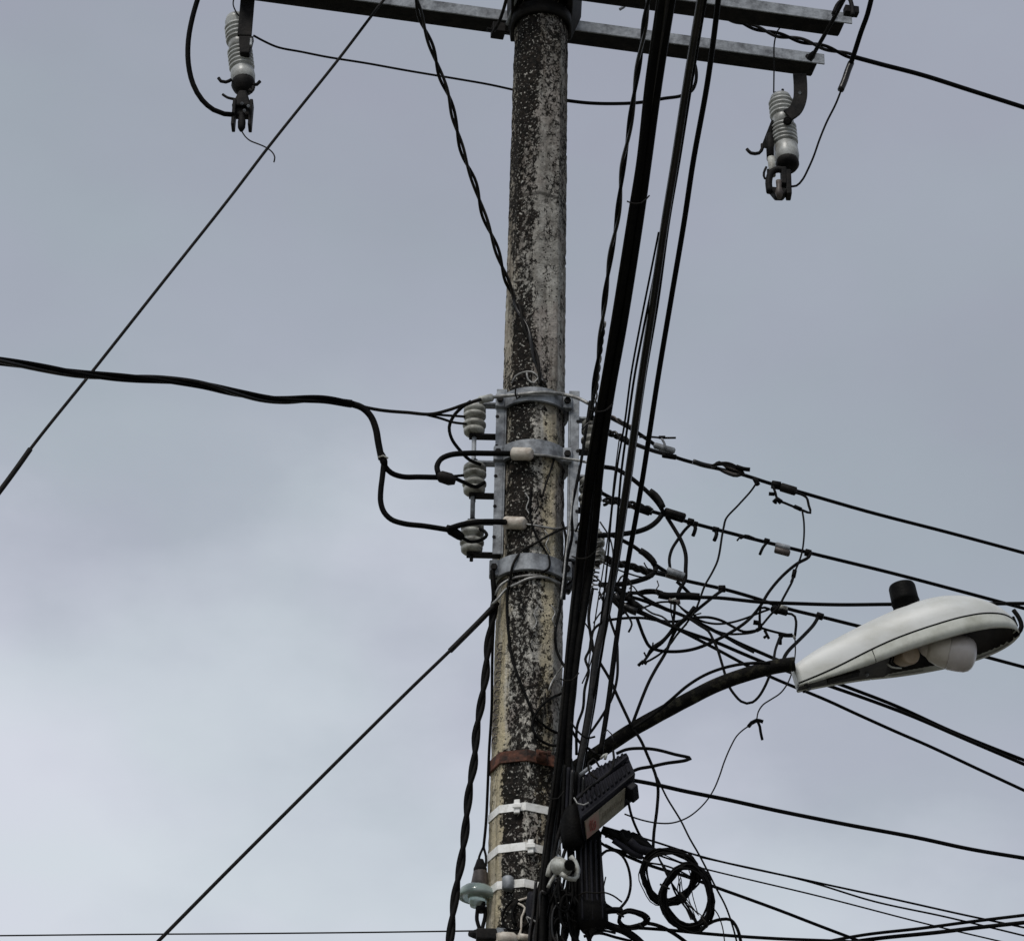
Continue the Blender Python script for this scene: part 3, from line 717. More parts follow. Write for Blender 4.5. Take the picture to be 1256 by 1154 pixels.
mk = MB(); mk.tube(g, .0019, 5); mk.tube([LB(.185, .50, .0062), LB(.20, .36, .0062)], .0019, 5); mk.tube([LB(.135, .30, .0062), LB(.125, .55, .0062), LB(.145, .68, .0062)], .0016, 5)
mk.build('printed_mark', REDM, bx)
for i in range(9):
    f = .36+i*.045
    MB().tube([LB(f, .35+.05*(i % 2), .0042), LB(f+.02, .58, .0042), LB(f+.028, .40, .0042)], .0013, 4).build('printed_mark', INK, bx)
MB().cbox(LB(.90, .55, .012), (a1_-a0)*.12, (a0-c0)*.55, nl*.03).build('latch', BOXM, bx, False, .004)
wire('lead', None, None, [(752, 920), (753, 932), (749, 945), (738, 955), (722, 966), (708, 980)], 2.6, -.36, -.38, GALVD, parent=bx)
wire('lead', None, None, [(704, 978), (708, 985), (716, 987), (722, 984)], 1.8, -.385, None, BARE, parent=bx)
wire('lead', None, None, [(712, 950), (718, 945), (725, 940)], 5, -.36, None, GALV, parent=bx)
wire('lead', None, None, [(737, 930), (741, 926), (744, 924), (742, 931)], 3, -.38, None, DIRTW, parent=bx)

# black dome closure under the box
cl = empty('cable_closure', pt(727, 1080, -.22), 'upright black cylindrical cable closure hanging under the terminal box', 'cable closure')
MB().lathe(pt(722, 1018, -.22), pt(727, 1142, -.22), [(0, .03), (.04, .038), (.12, .034), (.7, .040), (.76, .046), (.92, .046), (1, .03)], 20).build('body', RUB, cl, 'auto')
for k in range(5):
    xx = 712+k*6; wire('rib', None, None, [(xx, 1030), (xx+2, 1085), (xx+3, 1128)], 3, -.262+.004*abs(k-2), None, BOXM, parent=cl)
wire('tie', None, None, [(710, 1098), (718, 1094, -.28), (732, 1095, -.28), (740, 1094), (752, 1098), (763, 1106)], 1.8, -.25, None, DSTR, parent=cl)
wire('tie', None, None, [(739, 1094), (741, 1084), (743, 1075)], 1.6, -.25, None, DSTR, parent=cl)
# dark body above, where the cables enter
MB().lathe(pt(702, 985, -.26), pt(703, 1040, -.26), [(0, .012), (.15, .024), (.4, .034), (.75, .036), (.9, .031), (1, .02)], 16).build('cable_entry', RUB, cl, True)
for k in range(6):
    xx = 690+k*4.6; wire('entry_cable', None, None, [(xx+3, 938+k*3), (xx+1, 985), (xx, 1015), (xx+2, 1040)], 4.2, -.27-.012*(k % 3), -.25, (RUB, BOXM, RUB2)[k % 3], parent=cl)

# white ring clamp on the right of the pole
wc = empty('ring_insulator', pt(693, 1066, -.31), 'dirty white ring insulator on the right of the pole among hanging cable loops', 'insulator')
MB().lathe(pt(681, 1060, -.32), pt(697, 1066, -.35), [(0, .020), (.2, .026), (.6, .024), (1, .017)], 20).build('shell', DIRTW, wc, True)
wire('loop', None, None, [(688, 1071), (697, 1077), (705, 1078), (708, 1068), (705, 1056), (700, 1050)], 6, -.36, None, DIRTW, parent=wc)
wire('loop', None, None, [(706, 1056), (710, 1066), (708, 1076)], 4, -.34, None, GALV, parent=wc)
MB().lathe(pt(698, 1060, -.35), pt(699, 1061, -.40), [(0, .015), (1, .015)], 16).build('core', RUB, wc)
wire('strap', None, None, [(672, 1074), (675, 1062), (679, 1056), (684, 1052)], 6, -.31, None, DIRTW, parent=wc)
wire('strap', None, None, [(672, 1088), (676, 1080), (683, 1070)], 4, -.32, None, DIRTW, parent=wc)

# glass insulator on the left
gi = empty('glass_insulator', pt(582, 1098, -.02), 'pale green glass disc insulator hanging at the lower left of the pole', 'insulator')
gt, gb = pt(588, 1066, -.02), pt(584, 1114, -.02)
MB().lathe(gt, gb, [(.42, .026), (.46, .040), (.54, .051), (.66, .057), (.74, .0565), (.76, .049), (.70, .046), (.74, .040), (.66, .030), (.80, .024), (.95, .018)], 36).build('glass_shell', GLASS, gi, True)
MB().lathe(pt(589.5, 1067, -.02), pt(587, 1094, -.02), [(0, .018), (.1, .021), (.5, .024), (1, .029)], 20).build('cap', CLAY, gi, 'auto')
MB().lathe(pt(589, 1054, -.02), pt(589, 1072, -.02), [(0, .010), (.4, .016), (.6, .02), (1, .02)], 12).build('clevis', GALVD, gi, 'auto')
wire('bail', None, None, [(593, 1038), (588, 1050), (586, 1062)], 2.6, -.02, None, GALVD, parent=gi)
wire('bail', None, None, [(593, 1038), (596, 1050), (596, 1062)], 2.6, -.02, None, GALVD, parent=gi)
MB().lathe(pt(590, 1106, -.02), pt(590, 1118, -.02), [(0, .013), (1, .015)], 12).build('pin', GALVD, gi, 'auto')
wire('shackle', None, None, [(586, 1112), (585, 1128), (588, 1138), (590, 1146)], 4.5, -.02, None, GALVD, parent=gi)
wire('shackle', None, None, [(595, 1112), (595, 1124), (592, 1136), (590, 1146)], 4.5, -.02, None, GALVD, parent=gi)
br = empty('bottom_bracket', pt(600, 1148, -.05), 'dark iron bracket across the pole at the bottom edge of the frame', 'bracket')
MB().cbox(pt(603, 1152, -.12), Vector((.09, 0, 0)), Vector((0, .1, 0)), Vector((0, 0, .035))).build('plate', GALVD, br, False, .005)
ring('band', pt(641, 1152, -.12).z, .03, PR(4.6)+.002, PR(4.6)+.009, GALVD, br, True)
MB().lathe(pt(576, 1145, -.06), pt(600, 1146, -.1), [(0, .008), (.3, .014), (1, .014)], 10).build('bolt', GALVD, br)
MB().lathe(pt(609, 1150, -.17), pt(634, 1152, -.15), [(0, .014), (.2, .02), (.8, .02), (1, .012)], 12).build('connector', CREAM, br, 'auto')
MB().lathe(pt(610, 1143, -.17), pt(619, 1144, -.15), [(0, .014), (1, .014)], 10).build('nut', GALV, br)
MB().lathe(pt(636, 1148, -.16), pt(655, 1151, -.14), [(0, .010), (1, .010)], 10).build('connector', CREAM, br, 'auto')

# ------------------------------------------------------------------ long spans on the left
g1 = wire('guy_wire', 'guy wire', 'thin dark guy wire slanting from the top crossarm down to the left edge', [(476, -6), (471, 0), (416, 72), (329, 181), (284, 240), (200, 346), (113, 456), (34, 555), (0, 603)], 3.4, -.10, -.5, DSTR, ext=(.7, 7.0))
wire('grip', None, None, [(37, 551), (20, 575), (0, 602), (-30, 640)], 6.5, -.468, -.52, DSTR, parent=g1)
g2 = wire('guy_wire', 'guy wire', 'dark guy wire slanting from the lashed wires on the pole down to the bottom left', [(607, 742), (564, 786), (502, 846), (362, 985), (280, 1067), (194, 1154)], 4, -.06, -.5, DSTR, ext=(0, 6.5))
wire('grip', None, None, [(610, 739), (588, 762), (560, 790), (552, 798)], 6.4, -.055, -.09, DSTR, parent=g2)
wire('thin_wire', 'wire', 'hair thin level wire crossing the bottom left of the frame to the pole', [(0, 1147), (150, 1145.5), (300, 1144.5), (450, 1143), (592, 1141)], 1.7, .25, 0., DSTR, ext=(12, 0))
twist('service_cable', 'cable', 'thick black bundled cable sagging in from the left edge to the pole', [(0, 443), (50, 451), (110, 460), (200, 466), (250, 472), (290, 482), (320, 488), (350, 490.5), (400, 490), (432, 495)], 5.6, 3.3, 300, 3, -.9, -.25, [RUB, RUB2, RUB], ext=(12, 0))
wire('support_wire', 'wire', 'dark messenger wire running on from the bundled cable to the top collar', [(428, 494), (450, 500), (470, 503.5), (500, 506), (528, 508), (550, 503), (570, 496), (590, 490)], 4, -.25, -.17, DSTR)
wire('tail_wire', 'wire', 'thin upper wire tail leading to the top left spool', [(528, 508), (548, 509.5), (570, 511)], 2.8, -.2, -.12, DSTR)
wire('tail_wire', 'wire', 'thin lower wire tail leading to the top left spool', [(520, 508), (540, 513), (556, 518), (572, 520)], 2.8, -.2, -.12, DSTR)
dn = wire('branch_cable', 'cable', 'black cable dropping from the bundled cable towards the middle spools', [(430, 495), (444, 500), (455, 511), (461, 526), (464, 543), (468, 563)], 8, -.25, -.22)
wire('cable_tie', None, None, [(464, 561), (470, 559), (476, 562)], 2, -.235, None, DIRTW, parent=dn)
MB().lathe(pt(468, 556, -.22), pt(472, 571, -.22), [(0, .009), (.3, .012), (.7, .012), (1, .009)], 12).build('splice', RUB, dn, True)
wire('branch_cable', 'cable', 'black branch cable looping level to the middle left spool', [(469, 564), (473, 573), (480, 580), (493, 584.5), (515, 585), (540, 585.5)], 6.2, -.22, -.16)
wire('branch_cable', 'cable', 'black branch cable hanging lowest on its way to the bottom left spool', [(471, 566), (469, 585), (467, 602), (467, 616), (471, 628), (480, 637), (495, 642), (520, 645), (552, 650)], 6.4, -.22, -.16)
lp = wire('jumper_cable', 'cable', 'black jumper curling over the middle left spool to the upper cream connector', [(538, 582), (536, 572), (541, 563), (552, 558), (571, 556), (600, 556, -.14), (630, 556.5, 'S')], 6.4, -.17, -.14)
MB().lathe(pt(536, 583, -.17), pt(559, 590, -.16), [(0, .010), (.2, .019), (.7, .02), (1, .012)], 14).build('splice', DIRTW if False else GALVD, lp, True)
MB().lathe(pt(628, 556.5, surf(628, 556)-.026), pt(653, 557, surf(653, 557)-.026), [(0, .015), (.06, .021), (.9, .021), (1, .014)], 12).build('connector', CREAM, lp, 'auto')
wire('tail', None, None, [(557, 586), (570, 592), (583, 597), (594, 592)], 4.5, -.14, -.06, RUB, parent=lp)
wire('tail', None, None, [(557, 584), (568, 583)], 3, -.14, -.1, RUB, parent=lp)
lp = wire('jumper_cable', 'cable', 'black jumper from the bottom left spool to the lower cream connector', [(552, 648), (566, 643.5), (590, 640), (612, 640, -.13), (622, 640.5, 's')], 7, -.17, -.13)
MB().lathe(pt(619, 641, surf(619, 641)-.006), pt(644, 642, surf(644, 642)-.006), [(0, .015), (.06, .021), (.9, .021), (1, .014)], 12).build('connector', CREAM, lp, 'auto')
MB().lathe(pt(547, 646, -.16), pt(568, 660, -.14), [(0, .008), (.3, .016), (.8, .014), (1, .010)], 12).build('splice', RUB, lp, True)
wire('tail', None, None, [(566, 658), (575, 664), (590, 662), (597, 656), (592, 650), (578, 648)], 4, -.13, -.04, RUB, parent=lp)
wire('loop_wire', 'wire', 'black wire curving from the top collar round the left of the top spool', [(578, 492), (566, 500), (556, 511), (551, 524), (554, 538), (563, 551), (576, 564), (590, 570)], 4, -.16, -.08)
# wires over the collars
gw = wire('bonding_wire', 'wire', 'pale grey wire lashed across the top collar with a white crimp at its left', [(572, 496), (588, 490), (600, 488), (611, 486.5, -.10), (637, 484, 'S'), (655, 482, 'S'), (673, 481.5, 'S'), (692, 484, -.085), (708, 488), (722, 495)], 4.2, -.15, -.12, BARE)
MB().lathe(pt(588, 491, -.15), pt(604, 487.5, -.12), [(0, .008), (.1, .013), (.9, .013), (1, .008)], 12).build('crimp', DIRTW, gw, 'auto')
wire('tie', None, None, [(633, 474), (632, 483), (634, 489), (638, 486)], 2, 's' if False else -.125, None, RUB, parent=gw)
wire('bonding_wire', 'wire', 'pale wire continuing right from the upper cream connector over the pole', [(652, 557.5, 'S'), (672, 559, 'S'), (690, 562, 'S'), (705, 564, -.09), (720, 567), (733, 569)], 2.8, -.13, -.12, BARE)
wire('bonding_wire', 'wire', 'thin pale wire continuing right from the lower cream connector', [(643, 642.5, 's'), (660, 645, 's'), (676, 648, 's'), (692, 648, 's'), (704, 650), (712, 652)], 2.4, -.13, -.10, BARE)
wire('pigtail', 'wire', 'short dark bent wire hooked on the pole under the middle collar', [(668, 556, 's'), (675, 553, 's'), (679, 560, 's'), (676, 575, 's'), (670, 592, 's'), (664, 610, 's'), (662, 600, 's')], 2.3, -.1, None, DSTR)
wire('pigtail', 'wire', 'thin dark wire trailing down the pole to the bottom collar', [(651, 600, 's'), (650, 628, 's'), (653, 645, 's'), (661, 663, 's'), (669, 676, 's'), (674, 686, 'S'), (673, 697, 'S'), (664, 702, 'S')], 2.4, -.1, None, RUB)
wire('pigtail', 'wire', 'thin grey wire slanting left over the bottom collar', [(698, 646, 's'), (686, 650, 's'), (672, 657, 's'), (655, 667, 's'), (643, 673, 's'), (634, 683, 'S'), (628, 696, 'S'), (626, 712, 's')], 2.6, -.1, None, DSTR)
wire('lashing_wire', 'wire', 'upper pale lashing wire wrapped round the pole below the bottom collar', [(608, 730, -.07), (612, 720, -.085), (624, 711, 's'), (645, 706, 's'), (662, 706, 's'), (678, 712, 's'), (690, 720, 's'), (697, 724, -.03)], 2.8, -.1, None, BARE)
wire('lashing_wire', 'wire', 'lower pale lashing wire wrapped round the pole meeting the guy grip', [(603, 742, -.06), (610, 735, -.075), (620, 723, 's'), (634, 716, 's'), (650, 709, 's'), (668, 708, 's'), (684, 714, 's'), (693, 721, -.04)], 3.0, -.1, None, BARE)
wire('lashing_wire', 'wire', 'short doubled wire of the lashing where it crosses the left facet', [(607, 727, -.07), (613, 715, 's'), (622, 710, 's'), (628, 714, 's'), (624, 722, 's')], 2.4, -.1, None, DSTR)
# wires on the lower pole face
wire('down_lead', 'wire', 'thin black wire snaking down the pole face from the lashing to the right edge', [(625, 710, 's'), (622, 730, 's'), (622, 752, 's'), (624, 780, 's'), (627, 802, 's'), (635, 828, 's'), (645, 853, 's'), (655, 876, 's'), (668, 890, 's'), (686, 900, 's')], 3, -.1)
wire('down_lead', 'wire', 'thin black wire looping out of the bundle and back on the pole face', [(697, 847, -.12), (685, 852, 's'), (673, 858, 's'), (662, 868, 's'), (655, 880, 's'), (653, 892, 's'), (660, 905, 's'), (673, 913, 's'), (688, 914, -.1)], 3, -.12)
wire('down_lead', 'wire', 'black wire hugging the right edge of the pole below the collar', [(690, 640, -.06), (694, 660, -.06), (692, 690, -.07), (689, 715, -.06), (687, 745, -.055), (681, 778, 's'), (683, 798, 's'), (694, 820, -.08), (702, 830)], 3.2, -.06, -.15)
wire('down_lead', 'wire', 'pale stub of bare wire poking from the pole near the main bundle', [(673, 847, 's'), (676, 838, 's'), (682, 828, 's'), (690, 817, -.1)], 2, -.1, None, BARE)
wire('down_lead', 'wire', 'short dark wire tail hanging down the pole face above the rusty band', [(669, 850, 's'), (668, 865, 's'), (666, 880, 's'), (664, 893, 's')], 2, -.1, None, DSTR)
wire('down_lead', 'wire', 'thin wire down the left silhouette of the pole to the glass insulator', [(607, 740, -.03), (604, 800, -.02), (603, 870, -.02), (600, 920, -.02), (598, 970, -.02), (596, 1010, -.02), (593, 1040, -.02)], 3, -.03)
# white scraps low on the pole
wire('loose_wire', 'wire', 'pale zigzag wire on the pole face under the lowest strap', [(664, 1084, 's'), (664, 1090, 's'), (652, 1099, 's'), (634, 1106, 's'), (644, 1113, 's'), (640, 1124, 's'), (639, 1140, 's'), (636, 1150, 's')], 2.6, -.12, None, CREAM)
wire('loose_wire', 'wire', 'dark curl of wire on the pole face at the bottom', [(628, 1104, 's'), (619, 1115, 's'), (616, 1128, 's'), (622, 1138, 's'), (634, 1140, 's'), (650, 1131, 's')], 2.6, -.12)
wire('loose_wire', 'wire', 'second dark curl of wire nested beside the first at the bottom', [(636, 1104, 's'), (630, 1114, 's'), (629, 1126, 's'), (633, 1134, 's')], 4, -.12)
wire('loose_wire', 'wire', 'thin pale wire leaning right at the foot of the frame on the pole', [(646, 1124, 's'), (650, 1134, 's'), (654, 1146, 's'), (650, 1158, 's')], 2.2, -.12, None, BARE)

# ------------------------------------------------------------------ twisted cables
twist('twisted_cable', 'cable', 'twisted pair coming down from the top edge onto the middle of the pole', [(507, -12), (510, -3), (517, 25), (530, 60), (540, 92), (551, 120), (558, 150), (570, 195), (582, 225), (592, 260), (607, 300), (620, 340, -.13), (630, 364, 's'), (643, 396, 's'), (654, 428, 's'), (663, 462, 's'), (666, 472, 's')], 4.3, 2.4, 96, 2, -.9, -.1, [RUB2, DSTR], ext=(5, 0))
wire('loose_wire', 'wire', 'small pale wire loop above the top collar', [(628, 470, 's'), (632, 462, 's'), (641, 457, 's'), (652, 456, 's'), (660, 462, 's'), (662, 470, 's')], 2, -.1, None, BARE)
wire('loose_wire', 'wire', 'pale curled wire end on the pole just above the top collar', [(646, 457, 's'), (648, 466, 's'), (655, 470, 's'), (661, 463, 's'), (667, 468, 's')], 2.2, -.1, None, BARE)
twist('twisted_cable', 'cable', 'thick twisted black cable hanging down left of the pole to the bottom edge', [(607, 738, -.04), (603, 765), (599, 788), (595.5, 828), (588, 875), (584, 899), (582.5, 926), (575, 973), (571, 1015), (566, 1054), (559, 1094), (552, 1150)], 6.6, 2.2, 92, 2, -.05, -.15, [RUB, RUB], ext=(0, 4))
wire('down_lead', 'cable', 'black cable tucked under the bottom collar feeding the twisted cable', [(604, 700, -.07), (605, 715, -.07), (606, 728, -.06), (606, 745, -.05)], 6, -.07)
twist('twisted_cable', 'cable', 'thin twisted cable descending just left of the main black bundle', [(797, -12), (795, 0), (788, 50), (780, 100), (776, 130), (771, 165), (764, 205), (757, 270), (748, 320), (741, 375), (735, 430), (729, 475), (724, 515)], 5.2, 2.0, 170, 2, -1.9, -.2, [RUB2, RUB], ext=(14, 0))
twist('strand_grip', 'wire grip', 'pale twisted wire grip ending just left of the main bundle beside the racks', [(741, 395), (737, 425), (733, 460), (730, 490), (728, 520)], 2.4, 1.9, 26, 2, -.5, -.18, [BARE, DSTR])
twist('twisted_cable', 'cable', 'twisted dark cable running from under the front crossarm towards the right edge', [(886, 18), (900, 25), (920, 32), (950, 42), (975, 48), (1000, 55), (1025, 63), (1047, 70)], 4.2, 2.2, 60, 2, .1, .2, [RUB, RUB2])
wire('span_cable', 'cable', 'single dark cable leaving the twisted cable for the upper right edge', [(1045, 69.5), (1080, 79), (1130, 92), (1190, 111), (1256, 132)], 5.6, .2, .5, RUB, ext=(0, 14))

# ------------------------------------------------------------------ main bundle
U = [(812, 822)]
def up(name, label, pts, w, m=RUB, Yb=-.2, Ym=-.36, group=None):
    # bottom of the run lies by the pole, the top climbs towards the street in front
    top, bot = pts[0], pts[-1]
    out = []
    for (x, y) in pts:
        if y >= 690: Y = Ym+(Yb-Ym)*min(1, (y-690)/330)
        else: Y = Ym+(-2.0-Ym)*((690-y)/690)
        out.append((x, y, Y))
    return wire(name, 'cable', label, out, w, out[0][2], out[-1][2], m, ext=(14, 0), group=group)
up('bundle_cable', 'left cable of the thick black bundle, running down the pole front to the bottom edge', [(813, -10), (812, 0), (798, 100), (786.5, 200), (777.5, 262), (755, 400), (741, 480), (727.5, 560), (712, 690), (700, 800), (692, 870), (684, 950), (674, 1020), (667, 1080), (664, 1165)], 9)
up('bundle_cable', 'middle cable of the thick black bundle, glossy and slightly behind the others', [(819, -10), (818, 0), (804, 100), (791, 200), (782, 262), (760, 400), (746, 480), (733, 560), (718, 690), (703, 800), (695, 880), (690, 950), (682, 1020), (676, 1090), (674, 1165)], 8.5, RUB2, -.17, -.33)
up('bundle_cable', 'right cable of the thick black bundle, dropping behind the terminal box', [(826, -10), (824, 0), (808, 100), (794.5, 200), (786, 262), (764.5, 400), (750, 480), (738, 560), (725, 690), (708, 800), (700, 870), (697, 930), (698, 1000), (702, 1080), (706, 1165)], 8)
up('bundle_cable', 'slim grey edged messenger on the left flank of the thick bundle', [(808, -10), (807, 0), (793, 100), (782, 200), (772, 262), (750, 400), (736.5, 480), (722, 560), (707, 690), (697, 780), (688, 880), (679, 960), (671, 1020), (662, 1090), (656, 1165)], 2.8, DSTR, -.21, -.37)
up('street_cable', 'wide black cable second from the right, passing down in front of the racks', [(861, -10), (859.5, 0), (843, 100), (827.5, 200), (816, 270), (801, 372), (787.5, 460), (768, 600), (752.5, 700), (741, 760), (732, 800), (724.5, 860), (717, 905), (709, 950), (704, 1000)], 8, RUB2)
up('street_cable', 'slimmer cable lying against the wide one second from the right', [(867, -10), (865, 0), (848, 100), (832, 200), (820, 270), (806, 372), (791, 460), (771, 600), (756, 700), (744, 765), (737, 800), (729, 860), (721, 905), (714, 950), (710, 990)], 4, RUB, -.18, -.34)
up('street_cable', 'rightmost of the cables falling from the top edge, ending at the terminal box', [(882, -10), (881, 0), (868, 100), (850, 200), (839.5, 270), (824, 362), (807.6, 460), (786, 600), (768.5, 700), (754, 800), (746, 862), (736, 925)], 5.4)
wire('drop_wire', 'wire', 'left of two thin parallel wires between the bundle and the wide cable', [(808, 285, -1.3), (799, 330), (785, 400), (774, 460), (766, 520), (759, 560), (751, 620), (744, 700), (736, 770), (728, 830)], 2.2, -1.3, -.2)
wire('drop_wire', 'wire', 'right of two thin parallel wires between the bundle and the wide cable', [(811, 290, -1.25), (803, 335), (789, 405), (778.5, 460), (770, 520), (762, 580), (757, 640), (749, 720), (740, 790), (729, 850), (718, 905)], 2.6, -1.25, -.2)
wire('drop_wire', 'wire', 'hair thin wire hanging between the racks and the wide cable', [(760, 535), (753, 590), (748, 640), (741, 690), (733, 740), (724, 800), (716, 860)], 1.6, -.15, -.2, DSTR)
wire('drop_wire', 'wire', 'black wire meandering down between the right rack and the main bundle', [(724, 492, -.13), (722, 505), (717, 540), (712, 570), (706, 600), (701, 625), (702, 655), (696, 685), (693, 712), (692, 735)], 3.4, -.13, -.09)
wire('thin_wire', 'wire', 'pale thin wire beside the pole right edge from rack to collar', [(703, 600), (699, 640), (694, 680), (691, 710), (688, 735)], 2.2, -.12, None, BARE)

# ------------------------------------------------------------------ mains leaving to the right
def span(label, pts, w, Y0=.0, m=RUB, name='mains_wire', ext=14, lump=0, cat='wire'):
    return wire(name, cat, label, pts, w, Y0, 'z', m, ext=(0, ext), lump=lump)
def conn(parent, a, b, r0, m, Y=.03, name='connector'):
    pa_, pb_ = pt(a[0], a[1], Y), pt(b[0], b[1], Y); s_ = mpp(pa_)
    return MB().lathe(pa_, pb_, [(0, r0*s_*.7), (.06, r0*s_), (.94, r0*s_), (1, r0*s_*.6)], 14).build(name, m, parent, 'auto')
m1 = span('topmost mains wire on the right, tapped by a tangled wire end', [(735, 505), (752, 514), (776, 527), (797, 541), (820, 557), (856, 569), (907, 581), (945, 593), (980, 603), (1063, 627), (1167, 654), (1256, 678)], 4.4)
twist('dead_end_grip', 'wire grip', 'dark stranded grip beside the top right spool', [(735, 531), (751, 532), (762, 537), (773, 543)], 3.6, 3.0, 22, 3, -.02, None, [DSTR, RUB2, DSTR])
wire('grip_wire', 'wire', 'thin tail from the top right grip to its tubular clamp', [(772, 542), (790, 549), (805, 554), (822, 558)], 5, .0, .02, RUB2)
twist('dead_end_grip', 'wire grip', 'dark brown stranded grip of the topmost mains wire, nearest the bundle', [(748, 511), (760, 517), (774, 525)], 2.6, 2.2, 24, 3, -.02, None, [CLAY, DSTR, RUB2])
conn(m1, (802, 546), (828, 553.5), 4.0, GALV, -.03)
conn(m1, (812, 558), (830, 561), 3.4, RUB, -.02)
wire('tap_rod', None, None, [(784, 536), (800, 536), (812, 537), (829, 537)], 2.2, -.04, None, DSTR, parent=m1)
wire('tap_rod', None, None, [(811, 537), (815, 544), (816, 551)], 2.6, -.04, None, GALV, parent=m1)
wire('tap_lump', None, None, [(808, 536.4), (816, 536.4)], 4, -.04, None, GALVD, parent=m1)
# tangled nest
nest = empty('wire_tangle', pt(895, 576, .05), 'small bird nest of wound wire on the topmost mains wire', 'wire tangle')
for kk in range(4):
    a = kk*1.3
    P = [(873, 571+kk*.6), (882, 568+2*math.sin(a)), (894, 568+kk*2.6), (906, 574+kk*1.8), (912, 580), (904, 584-kk), (890, 580-kk), (878, 573)]
    wire('strand', None, None, P, 2.6, .03+.006*kk, .05, (DSTR, RUB2, CLAY, RUB)[kk], parent=nest)
wire('strand_end', None, None, [(903, 572), (912, 575), (920, 576)], 5, .03, None, RUB, parent=nest)
wire('splice', None, None, [(850, 566), (862, 570), (876, 573)], 6.2, .05, .07, RUB2, parent=m1)
conn(m1, (946, 594), (958, 596), 5.2, RUB, .08); conn(m1, (957, 597), (977, 603), 5.6, GALVD, .08)
wire('tap_loop', None, None, [(948, 596), (951, 604), (954, 613), (963, 617), (975, 622), (985, 626), (994, 629), (992, 620), (989, 610), (982, 606), (974, 604)], 2.8, .07, None, RUB, parent=m1)
wire('tap_lump', None, None, [(943, 605.5), (950, 606)], 4.5, .07, None, RUB, parent=m1)
wire('tap_lump', None, None, [(950, 616), (953, 612), (958, 616)], 6.5, .07, None, RUB, parent=m1)
wire('tap_lump', None, None, [(974, 621), (983, 625)], 5, .07, None, RUB, parent=m1)
conn(m1, (925, 586), (930, 595), 3.0, RUB, .07)
wire('drop_wire', 'wire', 'thin wire dropping from the topmost mains wire through the second and third', [(928, 592), (922, 601), (906, 619), (890, 637), (888, 645), (886, 655), (880, 688), (873, 703), (865, 717), (853, 748), (843, 763), (829, 780)], 2.4, .06, -.05)
wire('drop_wire', 'wire', 'thin wire hanging from the tap loop and crossing the second mains wire', [(984, 626), (986, 640), (986, 660), (983, 680), (975, 701), (970, 714)], 2.2, .07, .03)
wire('drop_wire', 'wire', 'thicker black continuation curving from the thin hanging wire to the black and white clamp', [(974, 700), (972, 712), (967, 722), (961, 733), (955, 744), (946, 753), (935, 766)], 2.6, .03, .0)
wire('sleeve', 'splice', 'small black sleeve where the hanging wire meets its thicker part', [(975, 699), (973, 708)], 5, .028, .03)

m2 = span('second mains wire on the right, passing behind the lamp head', [(737, 604), (752, 612), (766, 619), (795, 626), (813, 631), (844, 640), (889, 652), (940, 665), (993, 678), (1091, 702), (1167, 722), (1256, 746)], 4.4)
twist('dead_end_grip', 'wire grip', 'thick dark grip of the second mains wire, right of the middle spool', [(740, 616), (752, 614), (770, 618), (785, 622), (800, 627)], 4.0, 3.4, 30, 3, .0, None, [DSTR, RUB2, GALVD])
conn(m2, (784, 623), (798, 628), 5.4, RUB, -.0, 'sleeve')
conn(m2, (815, 626), (841, 634), 4.2, GALVD, -.03); conn(m2, (817, 631), (839, 638), 4.0, RUB, -.0); conn(m2, (843, 639), (851, 641), 4.4, RUB, .0)
for (x0, y0, x1, y1) in ((852, 643, 850, 657), (878, 650, 876, 663)):
    wire('stub', None, None, [(x0, y0), (x0+1, y0+5), (x1, y1)], 4.5, .03, None, RUB, parent=m2)
    conn(m2, (x0-4, y0-1.5), (x0+4, y0+.5), 3.6, RUB, .03)
wire('stub', None, None, [(940, 666), (936, 671), (932, 680)], 3.4, .05, None, RUB, parent=m2); conn(m2, (937, 662.5), (944, 664.5), 3.4, RUB, .05)
wire('stub', None, None, [(908, 660), (914, 657), (926, 661)], 3.6, .04, None, RUB, parent=m2)
wire('stub', None, None, [(904, 663), (909, 657)], 2, .04, None, RUB, parent=m2)
conn(m2, (951, 668), (969, 672.5), 3.6, GALV, .05); conn(m2, (950, 674), (969, 679), 4.2, CLAY, .05)
conn(m2, (987, 677), (995, 679), 4.6, RUB, .07)
wire('loop_cable', 'cable', 'jumper cable running down from the top rack to a grey sleeve on the second mains', [(728, 571), (743, 573), (755, 575), (771, 584), (785, 595), (797, 606), (806, 616), (812, 625), (815, 632)], 5.2, -.08, -.03)
wire('sleeve', 'splice', 'grey ribbed sleeve on the curving jumper just above the second mains', [(797, 602), (804, 607), (810, 615), (813, 622)], 7, -.055, -.05, GALVD)
wire('loop_cable', 'cable', 'black cable loop bowing down below the second mains grip', [(813, 630), (806, 639), (797, 646), (785, 651), (770, 654), (750, 656), (730, 657)], 6, -.03, -.12)
m3 = span('third mains wire on the right, disappearing behind the lamp neck', [(735, 680), (750, 688), (770, 694), (800, 702), (818, 706), (841, 712), (890, 723), (925, 733), (965, 746), (1010, 757), (1050, 767), (1150, 790), (1256, 818)], 4.4)
twist('dead_end_grip', 'wire grip', 'thick grey stranded grip of the third mains wire', [(740, 684), (755, 690), (772, 694), (788, 699), (802, 704)], 4.0, 3.2, 34, 3, .0, None, [GALVD, DSTR, RUB2])
twist('dead_end_grip', 'wire grip', 'pale springy strand wound below the bottom right spool', [(731, 658), (733, 675), (731, 692), (729, 706), (728, 722)], 2.2, 5.0, 13, 2, -.06, None, [BARE, DSTR])
conn(m3, (818, 699), (841, 707), 4.4, GALV, -.02); conn(m3, (817, 704), (840, 711), 4.2, CLAY, -.0); conn(m3, (881, 722), (890, 722), 4.6, RUB, .03); conn(m3, (1001, 754), (1010, 757), 4.4, RUB, .05)
